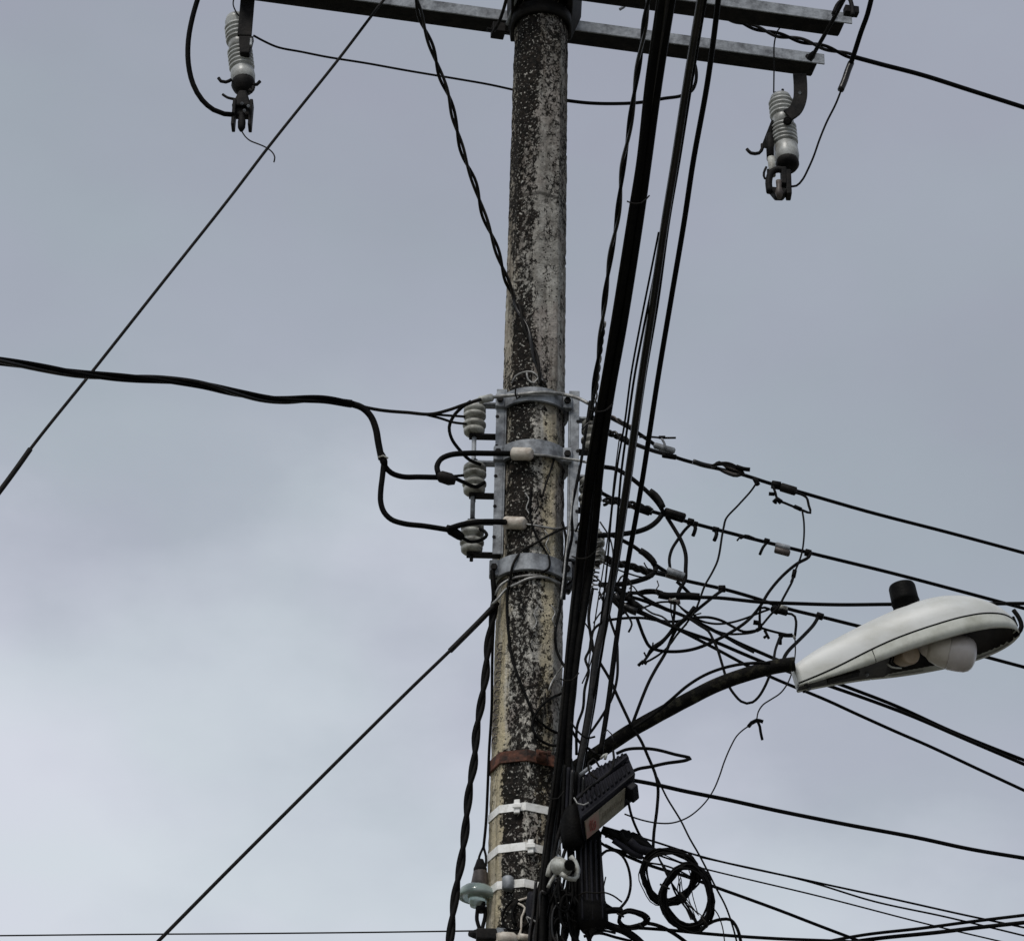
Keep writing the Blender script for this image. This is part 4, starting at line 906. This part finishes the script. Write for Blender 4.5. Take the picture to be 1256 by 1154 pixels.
wire('loop_cable', 'cable', 'cable slanting from the second loop down to the third mains wire clamp', [(740, 655), (752, 657), (764, 663), (777, 670), (790, 680), (803, 692), (818, 702)], 4.6, -.1, -.02)
wire('sleeve', 'splice', 'grey sleeve on the slanting cable above the third mains grip', [(785, 675), (793, 680), (800, 687), (803, 692)], 7.5, -.06, -.04, GALVD)
wire('loop_cable', 'cable', 'black cable loop bowing down below the third mains grip', [(802, 690), (804, 699), (798, 706), (786, 711), (770, 715), (755, 717), (735, 717)], 6, -.03, -.12)
wire('loop_cable', 'cable', 'left curve of the crossed pair of jumpers between second and third mains', [(849, 641), (840, 650), (832, 661), (824, 674), (821, 686), (822, 698)], 3.6, .0, -.02)
wire('loop_cable', 'cable', 'right curve of the crossed pair of jumpers, dropping on to the splice below', [(818, 634), (828, 650), (836, 664), (841, 680), (841, 698), (840, 712), (834, 722), (830, 733)], 4.6, -.01, -.03)
m4 = span('level black cable behind the lamp photocell, starting at the knotted splices', [(770, 727), (790, 727), (806, 726), (822, 730), (845, 732), (880, 733), (930, 738), (975, 740), (1030, 741.5), (1090, 741), (1256, 740)], 4.4, -.02, name='feeder_cable', cat='cable')
wire('splice', None, None, [(783, 728), (792, 725.5), (806, 726), (812, 728)], 6.5, -.03, None, RUB, parent=m4)
wire('splice', None, None, [(808, 729), (818, 731), (830, 731), (846, 731), (858, 732)], [9][0], -.03, None, RUB, parent=m4)
wire('splice', None, None, [(820, 736), (828, 739), (834, 738)], 6, -.04, None, CLAY, parent=m4)
wire('tape', None, None, [(824, 736), (829, 734.5)], 3, -.06, None, DIRTW, parent=m4)

# knot of splices
kn = empty('splice_knot', pt(768, 742, -.1), 'dense knot of black splices where the drop cables meet right of the bundle', 'splice knot')
for kk, P in enumerate(([(748, 722), (756, 722), (765, 730), (775, 728)], [(755, 728), (760, 740), (766, 748), (775, 744)], [(757, 738), (764, 733), (774, 736), (782, 746)],
                        [(760, 748), (770, 742), (780, 741), (786, 748)], [(752, 735), (762, 746), (765, 752), (768, 745)], [(764, 742), (772, 747), (781, 750)], [(742, 722), (750, 731), (757, 733), (768, 730)])):
    wire('splice', None, None, P, (7, 6, 8, 8, 6, 9, 5)[kk], -.12-.01*(kk % 3), None, (RUB, RUB2)[kk % 2], parent=kn, lump=.35)

def w3(label, pts, w=3.4, Y0=-.08, Y1=None, name='drop_cable', cat='cable', m=RUB, **k): return wire(name, cat, label, pts, w, Y0, Y1, m, **k)
w3('drop cable from the knot that leaves the lamp underside as upper of the close pair', [(765, 730), (785, 735), (812, 745), (843, 757), (873, 772), (903, 787), (930, 799), (958, 811), (1000, 828), (1038, 842), (1100, 866), (1166, 896), (1210, 914), (1256, 932)], 4.2, -.12, .35, ext=(0, 14))
w3('drop cable from the knot that leaves the lamp underside as lower of the close pair', [(775, 745), (790, 752), (834, 772), (877, 787), (910, 801), (939, 813), (980, 828), (1020, 842), (1060, 856), (1116, 877), (1188, 908), (1256, 937)], 4.2, -.12, .33, ext=(0, 14))
w3('lowest drop cable, passing under the lamp arm and out at the right edge', [(776, 748), (800, 758), (828, 770), (850, 781), (877, 795), (922, 819), (950, 832), (1015, 859), (1052, 876), (1101, 898), (1138, 914), (1200, 943), (1256, 969)], 3.8, -.12, .3, ext=(0, 14))
w3('thin drop cable just above the pair from the knot', [(779, 726), (800, 738), (830, 752), (850, 760), (880, 775), (905, 790), (925, 800)], 3, -.1, .0)
w3('upper wavy cable curling from the bundle across the knot to the square loop', [(707, 925), (708, 890), (715, 869), (717, 846), (722, 821), (718, 808), (723, 797), (725, 784), (729, 771), (742, 762), (761, 758.5), (791, 758), (808, 761), (830, 762), (846, 758.5), (869, 757), (885, 761), (900, 769), (912, 774.5), (929, 773)], 3.2, -.2, .02)
w3('long bowed cable sweeping from the knot up to the second mains clamp', [(781, 757), (785, 768), (790, 781), (797, 793), (808, 797.5), (824, 799), (840, 798), (854, 795), (874, 787), (897, 775), (917, 761), (932, 744), (943, 726), (960, 706), (978, 691), (992, 683), (995, 678)], 3.8, -.12, .06)
w3('cable slanting from the third mains clamp down to the lamp arm base', [(889, 722), (880, 728), (861, 743), (844, 757), (832, 768), (825, 780), (817, 799), (804, 821), (796, 836), (788, 855), (780, 876), (774, 892)], 3.8, .03, -.17)
w3('cable bending from the fourth clamp down to the lamp neck', [(1004, 756), (998, 766), (988, 777), (978, 787), (968, 797), (963, 804), (960, 812)], 4.2, .05, -.16)
w3('cable dipping in a deep loop under the lamp arm', [(843, 757), (860, 768), (869, 774), (874, 783), (880, 796), (885, 812), (890, 829), (895, 843), (902, 853), (909, 860), (916, 862.5), (923, 861), (930, 855), (937, 844), (944, 828), (948, 815)], 3.2, -.1, -.14)
w3('cable following the top of the lamp arm before dipping to the neck', [(776, 893), (790, 884), (800, 877), (822, 859), (843, 841), (862, 829), (881, 821), (905, 815), (925, 813), (945, 813)], 3.8, -.24, -.27)
w3('black wire from the right rack crossing the wide cables down to the lamp arm base', [(727, 722), (724, 740), (722, 758), (725, 782), (727, 797), (735, 811), (748, 833), (758, 855), (766, 872), (775, 891)], 3.6, -.1, -.19)
w3('black wire bowing right around the rightmost street cable', [(735, 726), (745, 748), (750, 765), (756, 783), (757.5, 808), (757, 830), (752, 852), (745, 867), (735, 883), (722, 901), (712, 912)], 3.2, -.08, -.2)
st = w3('frayed black stub pointing down left in the open sky right of the bundle', [(852, 745), (841, 757), (828, 768), (822, 776), (812, 787), (800, 796), (792, 808), (787, 814)], 5, -.06, -.08, lump=.5)
wire('burr', None, None, [(783, 816), (788, 811), (793, 814)], 4, -.08, None, RUB, parent=st)
wire('burr', None, None, [(790, 800), (793, 806)], 2, -.08, None, RUB, parent=st); wire('burr', None, None, [(801, 788), (800, 796)], 2, -.08, None, RUB, parent=st)
w3('thin wire from the frayed stub tip up to the crossing cables', [(790, 813), (800, 808), (812, 800), (822, 790), (832, 776), (842, 765)], 2.4, -.08, -.06, 'thin_wire', 'wire')
w3('thin arched wire over the splice to the knot', [(782, 748), (795, 743), (806, 739), (815, 738), (826, 738)], 2.2, -.1, -.05, 'thin_wire', 'wire')
w3('thin wire sagging from the knot to the black and white clamp', [(850, 757), (865, 763), (880, 765), (898, 763), (915, 758), (930, 752), (944, 747)], 2.4, -.04, .04, 'thin_wire', 'wire')
w3('second thin sagging wire a little lower, ending at the dangling clamp', [(835, 745), (855, 762), (872, 771), (890, 777), (905, 777.5), (925, 775), (935, 770)], 2.4, -.04, .04, 'thin_wire', 'wire')
w3('hair thin wire with a small kink above the level cable', [(772, 722), (775, 718), (784, 728), (800, 739), (815, 748), (845, 755), (860, 752)], 1.5, -.1, .0, 'thin_wire', 'wire', DSTR)
w3('thin wire dropping straight from the brown splice', [(828, 738), (827, 752), (825, 770)], 3, -.05, -.06, 'thin_wire', 'wire')
w3('thin short wire beside the brown splice', [(823, 740), (823, 750), (825, 760)], 1.6, -.05, -.06, 'thin_wire', 'wire', DSTR)
w3('thin wire from the splice down right towards the crossing', [(831, 741), (838, 747), (846, 752), (858, 758)], 2, -.05, .0, 'thin_wire', 'wire')
w3('pair of short wires from the third clamp to the level cable', [(830, 713), (838, 720), (846, 728), (851, 732)], 4, -.01, .0, 'drop_cable')
# clamp with square loop
sq = empty('tap_clamp', pt(956, 748, .04), 'black and white tap clamp with a square wire loop left of the lamp', 'clamp')
MB().lathe(pt(946, 745, .04), pt(955, 750, .04), [(0, .008), (.3, .014), (1, .012)], 10).build('clamp_body', RUB, sq, True)
conn(sq, (954, 744), (966, 747), 3.6, DIRTW, .04, 'clamp_body'); conn(sq, (951, 748), (966, 752), 3.8, RUB, .035, 'clamp_body')
wire('loop', None, None, [(944, 747), (938, 745), (933, 745.5), (932, 750), (932, 766)], 2.8, .04, None, RUB, parent=sq)
wire('loop', None, None, [(964, 752), (971, 753), (975, 756), (976.5, 762), (976, 772), (975, 780)], 2.8, .04, None, RUB, parent=sq)
wire('loop', None, None, [(931, 769), (940, 772), (955, 776), (965, 778), (975, 780)], 2.8, .04, None, RUB, parent=sq)
wire('lump', None, None, [(924, 763), (931, 764), (932, 771), (928, 773)], 5.5, .04, None, RUB, parent=sq, lump=.4)
wire('lump', None, None, [(938, 773), (941, 779), (937, 782)], 4, .04, None, RUB, parent=sq, lump=.4)
wire('lump', None, None, [(941, 779), (943, 783)], 3.4, .04, None, RUB, parent=sq)
wire('lump', None, None, [(955, 777), (962, 779), (972, 779)], 5, .04, None, RUB, parent=sq, lump=.3)
wire('lump', None, None, [(960, 778), (957, 784), (957, 790)], 4, .04, None, RUB, parent=sq)
wire('tip', None, None, [(973, 779), (975, 783)], 3.4, .04, None, DIRTW, parent=sq)
w3('thin black wire hanging from the square loop to the lamp neck', [(957, 780), (954, 788), (951, 797), (949, 810)], 3, .04, -.15, 'thin_wire', 'wire')
w3('hair thin wire from the square loop past the lamp neck to the clip below', [(975, 782), (975.5, 800), (972, 822), (966, 838), (957, 850), (945, 858), (936, 864), (930, 873), (928, 884)], 1.6, .04, -.1, 'thin_wire', 'wire', DSTR)
cp = w3('hair thin wire arching from the small black clip down to the terminal box', [(928, 885), (914, 893), (904, 902), (897, 914), (888, 935), (883, 950), (876, 967), (868, 980), (856, 993), (842, 1003), (824, 1009), (806, 1009), (786, 1005), (766, 998)], 1.7, -.1, -.25, 'thin_wire', 'wire', DSTR)
wire('clip', None, None, [(918, 891), (922, 886), (928, 883), (936, 885)], 4.5, -.1, None, RUB, parent=cp)
wire('clip', None, None, [(929, 884), (932, 891), (933, 898), (935, 907)], 3.0, -.1, None, RUB, parent=cp)

# ------------------------------------------------------------------ top wires
w3('thin arc of wire from the left cutout bracket behind to the pole', [(311, 44), (322, 50), (340, 58), (370, 64), (400, 70), (450, 78), (500, 87), (560, 97), (600, 104), (632, 111)], 2.4, .08, .1, 'jumper_wire', 'wire')
w3('jumper arc leaving the right of the pole and rising to the rear crossarm', [(690, 123), (720, 126.5), (750, 127.5), (785, 126), (815, 121), (835, 118), (848, 112), (853, 102), (854, 88), (851, 74)], 4, .06, .12, 'jumper_wire', 'wire')
w3('thick black jumper bowing down to the left cutout from the top edge', [(246, -10), (243, -2), (236, 22), (231, 50), (231, 78), (237, 104), (248, 123), (262, 135), (275, 140), (287, 141)], 6, -.1, .03, 'jumper_cable', ext=(.5, 0))
w3('fine curled fuse wire end below the left cutout', [(297, 162), (301, 168), (307, 173), (317, 177), (326, 181), (334, 187), (337, 193), (336, 199)], 1.6, .03, -.02, 'thin_wire', 'wire', DSTR)
rj = w3('black jumper falling from the top right towards the right cutout', [(1071, -10), (1069, -2), (1064, 18), (1056, 40), (1049, 62), (1043, 80)], 6, -.2, .0, 'jumper_cable', ext=(.5, 0))
sp_ = wire('splice', None, None, [(1044, 77), (1040, 87), (1036, 99), (1031, 111)], 7.6, .0, None, RUB2, parent=rj)
w3('thin wire curving from the jumper splice to the right cutout hinge', [(1034, 105), (1025, 128), (1014, 150), (1005, 172), (998, 192), (991, 208), (984, 221), (977, 228), (969, 229)], 2.4, .0, .07, 'jumper_wire', 'wire')
w3('hair thin wire between the crossarm and the top of the right cutout', [(962, 28), (954, 38), (950, 52), (949.5, 80), (949, 114)], 1.6, .05, .12, 'thin_wire', 'wire', DSTR)
w3('small bluish stub of strap beside the pole top', [(769, 5), (765, 9), (760, 12)], 3.5, .1, None, 'strap_end', 'strap', GALV)

# ------------------------------------------------------------------ lower right
w3('heavy black span cable leaving the terminal box for the right edge', [(778, 957), (800, 961), (840, 970), (890, 980), (949, 993), (1039, 1011), (1125, 1027), (1190, 1041), (1256, 1052)], 4.8, -.28, .05, 'span_cable', ext=(0, 14))
w3('thin span wire low on the right, upper of three', [(755, 1018), (800, 1031), (860, 1050), (989, 1079), (1095, 1102), (1180, 1121), (1256, 1137)], 2.2, -.2, .1, 'span_wire', 'wire', ext=(0, 14))
w3('thin span wire low on the right, branching just below the upper one', [(860, 1051), (989, 1080), (1072, 1105), (1160, 1124), (1256, 1147)], 2.0, -.1, .1, 'span_wire', 'wire', ext=(0, 14))
w3('thin span wire low on the right, lowest of three', [(820, 1053), (860, 1064), (1006, 1099), (1138, 1133), (1231, 1155)], 1.7, -.15, .1, 'span_wire', 'wire', ext=(0, 14))
w3('dark cable passing through the coils and down to the bottom edge', [(742, 1036), (770, 1050), (800, 1062), (840, 1074), (873, 1086), (915, 1101), (956, 1116), (1000, 1133), (1050, 1152)], 3.8, -.2, .05, 'span_cable', ext=(0, 12))
w3('upper of two cables rising to the right edge at the bottom corner', [(1005, 1156), (1060, 1146), (1130, 1138), (1190, 1130), (1256, 1122)], 4, .3, .0, 'span_cable', ext=(6, 10))
w3('lower of two cables rising to the right edge at the bottom corner', [(1020, 1158), (1080, 1150), (1150, 1143), (1200, 1137), (1256, 1131)], 5, .3, .0, 'span_cable', ext=(6, 10))
w3('cable running nearly level along the bottom from the closure', [(728, 1138), (763, 1137), (819, 1140), (860, 1144), (909, 1148), (960, 1151), (1010, 1153)], 4, -.2, -.1, 'span_cable', ext=(0, 8))
w3('short cable from the small coil running down to the bottom edge', [(790, 1131), (805, 1134), (819, 1140), (832, 1148), (845, 1158)], 4.6, -.2, -.15, 'loop_cable')
w3('thick cable slanting from under the closure to the bottom edge', [(736, 1130), (750, 1136), (765, 1141), (778, 1149), (790, 1160)], 9.5, -.2, -.2, 'loop_cable')
w3('lowest level cable at the bottom edge under the closure', [(716, 1148), (735, 1144), (755, 1149), (775, 1154)], 3.6, -.18, None, 'loop_cable')
w3('black arc joining the large coil to the bottom edge at right', [(868, 1133), (875, 1129.5), (885, 1127), (896, 1127.5), (902, 1134), (906, 1143), (909, 1156)], 4, -.2, -.18, 'loop_cable')
w3('large oval loop of cable right of the closure', [(732, 1056), (737, 1049), (744, 1043), (754, 1043), (763, 1049), (769, 1059), (773, 1075), (773, 1090), (769, 1103), (761, 1113), (757, 1117)], 3.2, -.25, -.2, 'loop_cable')
w3('cable dropping from the lamp arm base to the coils', [(776, 893), (785, 906), (795, 928), (804, 950), (807, 965), (806, 990), (802, 1022), (801, 1041)], 3.6, -.2, -.2, 'drop_cable')
w3('thin wire veering right from the drop cable to the bottom edge', [(806, 953), (818, 978), (835, 1006), (846, 1028), (857, 1047), (868, 1068), (878, 1088), (890, 1111), (900, 1140), (904, 1156)], 2.1, -.2, -.15, 'thin_wire', 'wire')
w3('hair thin wire beside the large coil running to the bottom', [(872, 1110), (880, 1120), (886, 1136), (889, 1156)], 1.4, -.2, None, 'thin_wire', 'wire', DSTR)
w3('cable from the terminal box latch to the tapered splice', [(771, 985), (774, 998), (779, 1012), (786, 1026), (792, 1034)], 3.2, -.26, -.2, 'drop_cable')
w3('sharp folded cable sticking out right of the terminal box', [(756, 924), (768, 919), (786, 917.5), (804, 919), (828, 925), (847, 930), (842, 932), (816, 936), (798, 940), (782, 943), (768, 950)], 4, -.22, -.25, 'folded_cable')
w3('wire running from the bundle down right to the box top', [(700, 893), (707, 905), (713, 912), (722, 918), (732, 925)], 3.4, -.2, -.25, 'drop_cable')
ts = empty('tapered_splice', pt(780, 1035, -.22), 'lumpy tapered black splice between the terminal box and the big coils', 'splice')
MB().lathe(pt(738, 1017, -.22), pt(802, 1044, -.2), [(0, .012), (.2, .016), (.30, .018), (.34, .026), (.42, .027), (.46, .030), (.50, .026), (.53, .030), (.70, .029), (.86, .020), (1, .009)], 14).build('body', RUB, ts, True)
for kk, (P, w_) in enumerate((([(745, 1018), (757, 1026), (768, 1030), (782, 1032), (797, 1041)], 7), ([(752, 1030), (764, 1038), (776, 1046), (788, 1050)], 7), ([(760, 1022), (768, 1034), (774, 1044)], 8), ([(772, 1030), (782, 1040), (800, 1045)], 9))):
    wire('wrap', None, None, P, w_, -.25, -.23, (RUB, BOXM)[kk % 2], parent=ts, lump=.3)
wire('tail', None, None, [(735, 1032), (746, 1039), (760, 1043), (772, 1046), (790, 1052)], 3.4, -.23, None, RUB, parent=ts)
wire('tail', None, None, [(742, 1026), (752, 1026), (760, 1031)], 2.2, -.24, None, DSTR, parent=ts)
def coil(label, cx, cy, rx, ry, rot, turns, w, Y, spread, seed):
    random.seed(seed); P = []; n = 26; tot = turns*n
    ox = oy = 0; sx = sy = 1
    js = [(random.uniform(-1, 1)*spread, random.uniform(-1, 1)*spread, 1+random.uniform(-1, 1)*.07, 1+random.uniform(-1, 1)*.06, random.uniform(-.02, .02)) for _ in range(turns+2)]
    for i in range(tot+1):
        k, f = divmod(i/n, 1); k = int(k); j = [a+(b_-a)*f for a, b_ in zip(js[k], js[k+1])]
        a = 2*math.pi*f
        wv = 1+.05*math.sin(3*a+seed)+.035*math.sin(5*a+seed*2+k*.4)+.03*math.sin(2*a+k)
        x = rx*j[2]*wv*math.cos(a); y = ry*j[3]*wv*math.sin(a)
        P.append(pt(cx+j[0]+x*math.cos(rot)-y*math.sin(rot), cy+j[1]+x*math.sin(rot)+y*math.cos(rot), Y+j[4]+.03*math.sin(a)))
    o = MB().tube(P, w/2*mpp(P[0]), 6).build('cable_coil', RUB, None, True)
    if turns > 5:
        for aa in (.9, 3.6):
            cxx, cyy = cx+rx*math.cos(aa)*math.cos(rot)-ry*math.sin(aa)*math.sin(rot), cy+rx*math.cos(aa)*math.sin(rot)+ry*math.sin(aa)*math.cos(rot)
            dx, dy = math.cos(aa), math.sin(aa); t_ = spread+2.5
            wire('tie', None, None, [(cxx-dx*t_, cyy-dy*t_), (cxx, cyy), (cxx+dx*t_, cyy+dy*t_)], 2.2, Y-.05, None, DSTR, parent=o)
    return tag(o, label, 'cable coil', 'hanging coils of black cable')
coil('round black cable coil at upper left of the coil pair, touching the tapered splice', 821, 1073, 32, 31, .1, 16, 2.6, -.22, 3.6, 3)
coil('tall oval black cable coil, largest of the coils, hanging lower right', 843, 1101, 29, 38, -.10, 20, 2.8, -.25, 4.2, 5)
coil('small flattened black cable coil near the bottom beside the closure', 776, 1127, 17, 10, .05, 10, 2.6, -.22, 2.4, 8)
coil('thin loose loop of wire round the left of the round coil', 815, 1078, 34, 30, .2, 1, 1.3, -.2, 1.0, 9)
for kk, P in enumerate(([(803, 1040), (812, 1060), (822, 1080), (836, 1100), (852, 1125), (856, 1133)], [(809, 1054), (820, 1072), (828, 1094), (845, 1118), (854, 1132)], [(800, 1045), (812, 1050), (830, 1056), (850, 1064)], [(797, 1058), (815, 1061), (836, 1069), (850, 1077)])):
    w3(('longer cable crossing inside the coil pair from top to bottom', 'second cable crossing inside the coil pair, slightly lower', 'upper short cable passing level through the round coil', 'lower short cable passing level through the round coil')[kk], P, 2.2 if kk < 2 else 2.0, -.24, None, 'loop_cable')
random.seed(21)
for kk in range(7):
    x0 = 838+random.uniform(-6, 14); 
    w3('hair thin wire end fanned inside the tall oval coil', [(x0, 1070+random.uniform(-5, 12)), (x0+random.uniform(-6, 8), 1095), (852+random.uniform(-6, 14), 1124+random.uniform(-6, 6))], 1.1, -.24, None, 'thin_wire', 'wire', DSTR, group='fine wire ends fanned inside the oval coil')

# tied cables and loops at the foot of the frame, right side of the pole
random.seed(33)
G1 = 'tied vertical cables at the lower right of the pole'
for kk in range(15):
    x0 = 652+kk*2.9+random.uniform(-1.5, 1.5); xb = x0-4+random.uniform(-6, 6); Yk = -.17-.05*random.random()
    w3('black cable in the tied sheaf hiding the pole foot at its lower right', [(x0+6+random.uniform(-2, 3), 1072+random.uniform(-25, 25)), (x0+3, 1098+random.uniform(-6, 6)), (x0+random.uniform(-2, 2), 1120), (xb, 1145), (xb-1, 1170)], random.choice((3, 3.6, 4.4, 5)), Yk, Yk+.02, 'tied_cable', m=random.choice((RUB, RUB2, RUB2, GALVD)), group=G1)
tb = wire('tape_wrap', 'tape', 'black rounded tape wrap on the cable sheaf at the pole foot', [(655, 1096), (652, 1110), (655, 1126), (662, 1134)], 15, -.17, None, BOXM, lump=.2)
wire('tie', None, None, [(646, 1124), (654, 1128), (664, 1136)], 2.2, -.2, None, BARE, parent=tb)
G2 = 'tangled loops between the sheaf and the closure'
for kk in range(22):
    cx, cy = random.uniform(682, 712), random.uniform(1085, 1150); a0 = random.uniform(0, 6.28); rx, ry = random.uniform(5, 14), random.uniform(12, 30)
    P = [(cx+rx*math.cos(a0+t*.8), cy+ry*math.sin(a0+t*.8)) for t in range(random.choice((4, 5, 6, 7)))]
    w3('black wire loop in the tangle between the cable sheaf and the closure', P, random.choice((2, 2.6, 3.2, 4)), -.18-.06*random.random(), None, 'tangled_wire', 'wire', random.choice((RUB, RUB, RUB2, DSTR)), group=G2)
for kk, (P, w_, m_, lab) in enumerate((
    ([(708, 1030), (709, 1060), (706, 1095), (712, 1125), (722, 1150), (726, 1165)], 5, RUB, 'black cable running down just left of the closure'),
    ([(700, 930), (704, 960), (702, 1000), (697, 1030), (690, 1052), (683, 1075)], 4, RUB2, 'dark cable passing the left end of the terminal box'),
    ([(693, 1000), (686, 1020), (680, 1045), (677, 1070), (672, 1095)], 4.5, GALVD, 'grey brown cable between the pole and the ring insulator'),
    ([(705, 965), (701, 985), (696, 1010), (687, 1035), (680, 1055)], 2.2, BARE, 'pale thin wire curving past the left end of the box'),
    ([(712, 1110), (702, 1098), (690, 1092), (680, 1097), (674, 1110)], 3, RUB, 'black wire arching over the tangle from the closure'),
    ([(737, 1104), (748, 1112), (760, 1117), (775, 1116), (786, 1122)], 3.4, RUB, 'cable linking the closure side to the small coil'),
    ([(738, 1118), (750, 1116), (762, 1116)], 8, RUB, 'short thick black stub on the right of the closure'),
    ([(722, 1156), (728, 1145), (740, 1141), (755, 1144)], 2.6, RUB, 'small arched wire under the closure'))):
    w3(lab, P, w_, -.24, -.21, 'down_cable', m=m_)
w3('black cable curving from the mid collar down behind the bundle to the box', [(703, 712), (708, 735), (705, 770), (708, 810), (706, 850), (702, 880)], 2.2, -.1, -.15, 'down_lead', 'wire', DSTR)
w3('black lumpy wire coil hanging on the right of the bottom collar', [(697, 690), (703, 697), (700, 706), (704, 712), (698, 720), (694, 726)], 9, -.03, None, 'collar_tail', 'wire', RUB2, lump=.4)

# ties round the main bundle, loose ends near the racks
for kk, (x, y, w_) in enumerate(((735, 500, 13), (714, 680, 13), (697, 830, 10), (680, 975, 9), (781, 245, 12))):
    Yt = -.42 if y > 600 else (-.95 if y > 400 else -1.5)
    w3(('thin tie wrapped round the main bundle beside the top collar', 'thin tie wrapped round the main bundle level with the bottom collar', 'thin tie wrapped round the main bundle beside the impressed marks', 'thin tie wrapped round the bundle just above the topmost strap', 'thin tie wrapped round the main bundle high above the racks')[kk],
       [(x-w_, y+2), (x-w_*.3, y+5), (x+w_*.5, y+4), (x+w_, y-1), (x+w_*1.3, y-5)], 1.6, Yt, None, 'bundle_tie', 'tie', DSTR)
extra = (([(706, 652), (712, 640), (722, 650), (730, 668), (726, 690), (714, 700)], 2.2, 'black wire loop round the bottom right spool'),
 ([(722, 700), (735, 712), (744, 728), (741, 745), (733, 756), (728, 764)], 1.8, 'thin wire with a hooked end below the bottom right spool'),
 ([(736, 640), (748, 660), (752, 690), (746, 715), (735, 735)], 1.8, 'thin wire hanging between the wide cable and the main bundle'),
 ([(741, 722), (754, 735), (768, 752), (775, 766), (771, 775)], 2.4, 'short wire end drooping under the knot'),
 ([(757, 716), (764, 706), (772, 712), (774, 724), (768, 733)], 2.2, 'small wire loop standing above the knot'),
 ([(786, 742), (800, 752), (812, 756), (822, 764)], 2.0, 'short wire end leaving the knot to the right'),
 ([(736, 688), (752, 696), (770, 703), (790, 708), (802, 706)], 1.8, 'thin wire running under the third mains grip'),
 ([(790, 690), (795, 698), (806, 700), (818, 703)], 1.6, 'hair thin wire end by the sleeve of the third mains'),
 ([(806, 712), (808, 718), (804, 724), (807, 730)], 1.4, 'tiny wire end dangling under the third mains grip'),
 ([(715, 760), (724, 775), (728, 795), (722, 820), (714, 838)], 1.6, 'thin wire swinging close to the right side of the bundle'),
 ([(713, 598), (720, 590), (731, 592), (738, 602), (734, 614)], 2.4, 'black wire loop round the middle right spool'),
 ([(714, 527), (722, 519), (732, 521), (739, 530), (736, 541)], 2.4, 'black wire loop round the top right spool'),
 ([(700, 885), (710, 898), (720, 905), (730, 903)], 2.2, 'short wire hooking from the bundle towards the terminal box'),
 ([(735, 940), (728, 930), (722, 935), (724, 948), (733, 955)], 2.4, 'curled wire lying on the top left of the terminal box'),
 ([(740, 900), (745, 895), (750, 900), (752, 908)], 1.4, 'tiny pale wire end above the terminal box'))
for kk, (P, w_, lab) in enumerate(extra):
    w3(lab, P, w_, -.16 if kk < 12 else -.4, None, 'loose_wire', 'wire', (RUB, DSTR, RUB2)[kk % 3])
random.seed(51)
for kk, (x, y, dx) in enumerate(((634, 726, 6), (660, 744, -5), (648, 770, 4), (676, 742, 5), (640, 660, 6), (668, 650, 5), (662, 600, -4), (644, 604, 5))):
    w3(('thin wire end left of the pole ridge just below the lashing', 'thin wire end right of the pole ridge below the lashing', 'fine wire end lower on the pole ridge', 'fine wire end near the right edge of the pole below the lashing', 'fine wire crossing the dark lichen above the bottom collar', 'fine wire over the tan stain above the bottom collar', 'fine wire between the two cream connectors on the right', 'fine wire between the two cream connectors on the left')[kk],
       [(x, y, 's'), (x+dx, y+9, 's'), (x+dx*.3, y+18, 's'), (x+dx*1.4, y+29, 's')], 1.5, -.1, None, 'loose_wire', 'wire', (DSTR, BARE)[kk % 2])
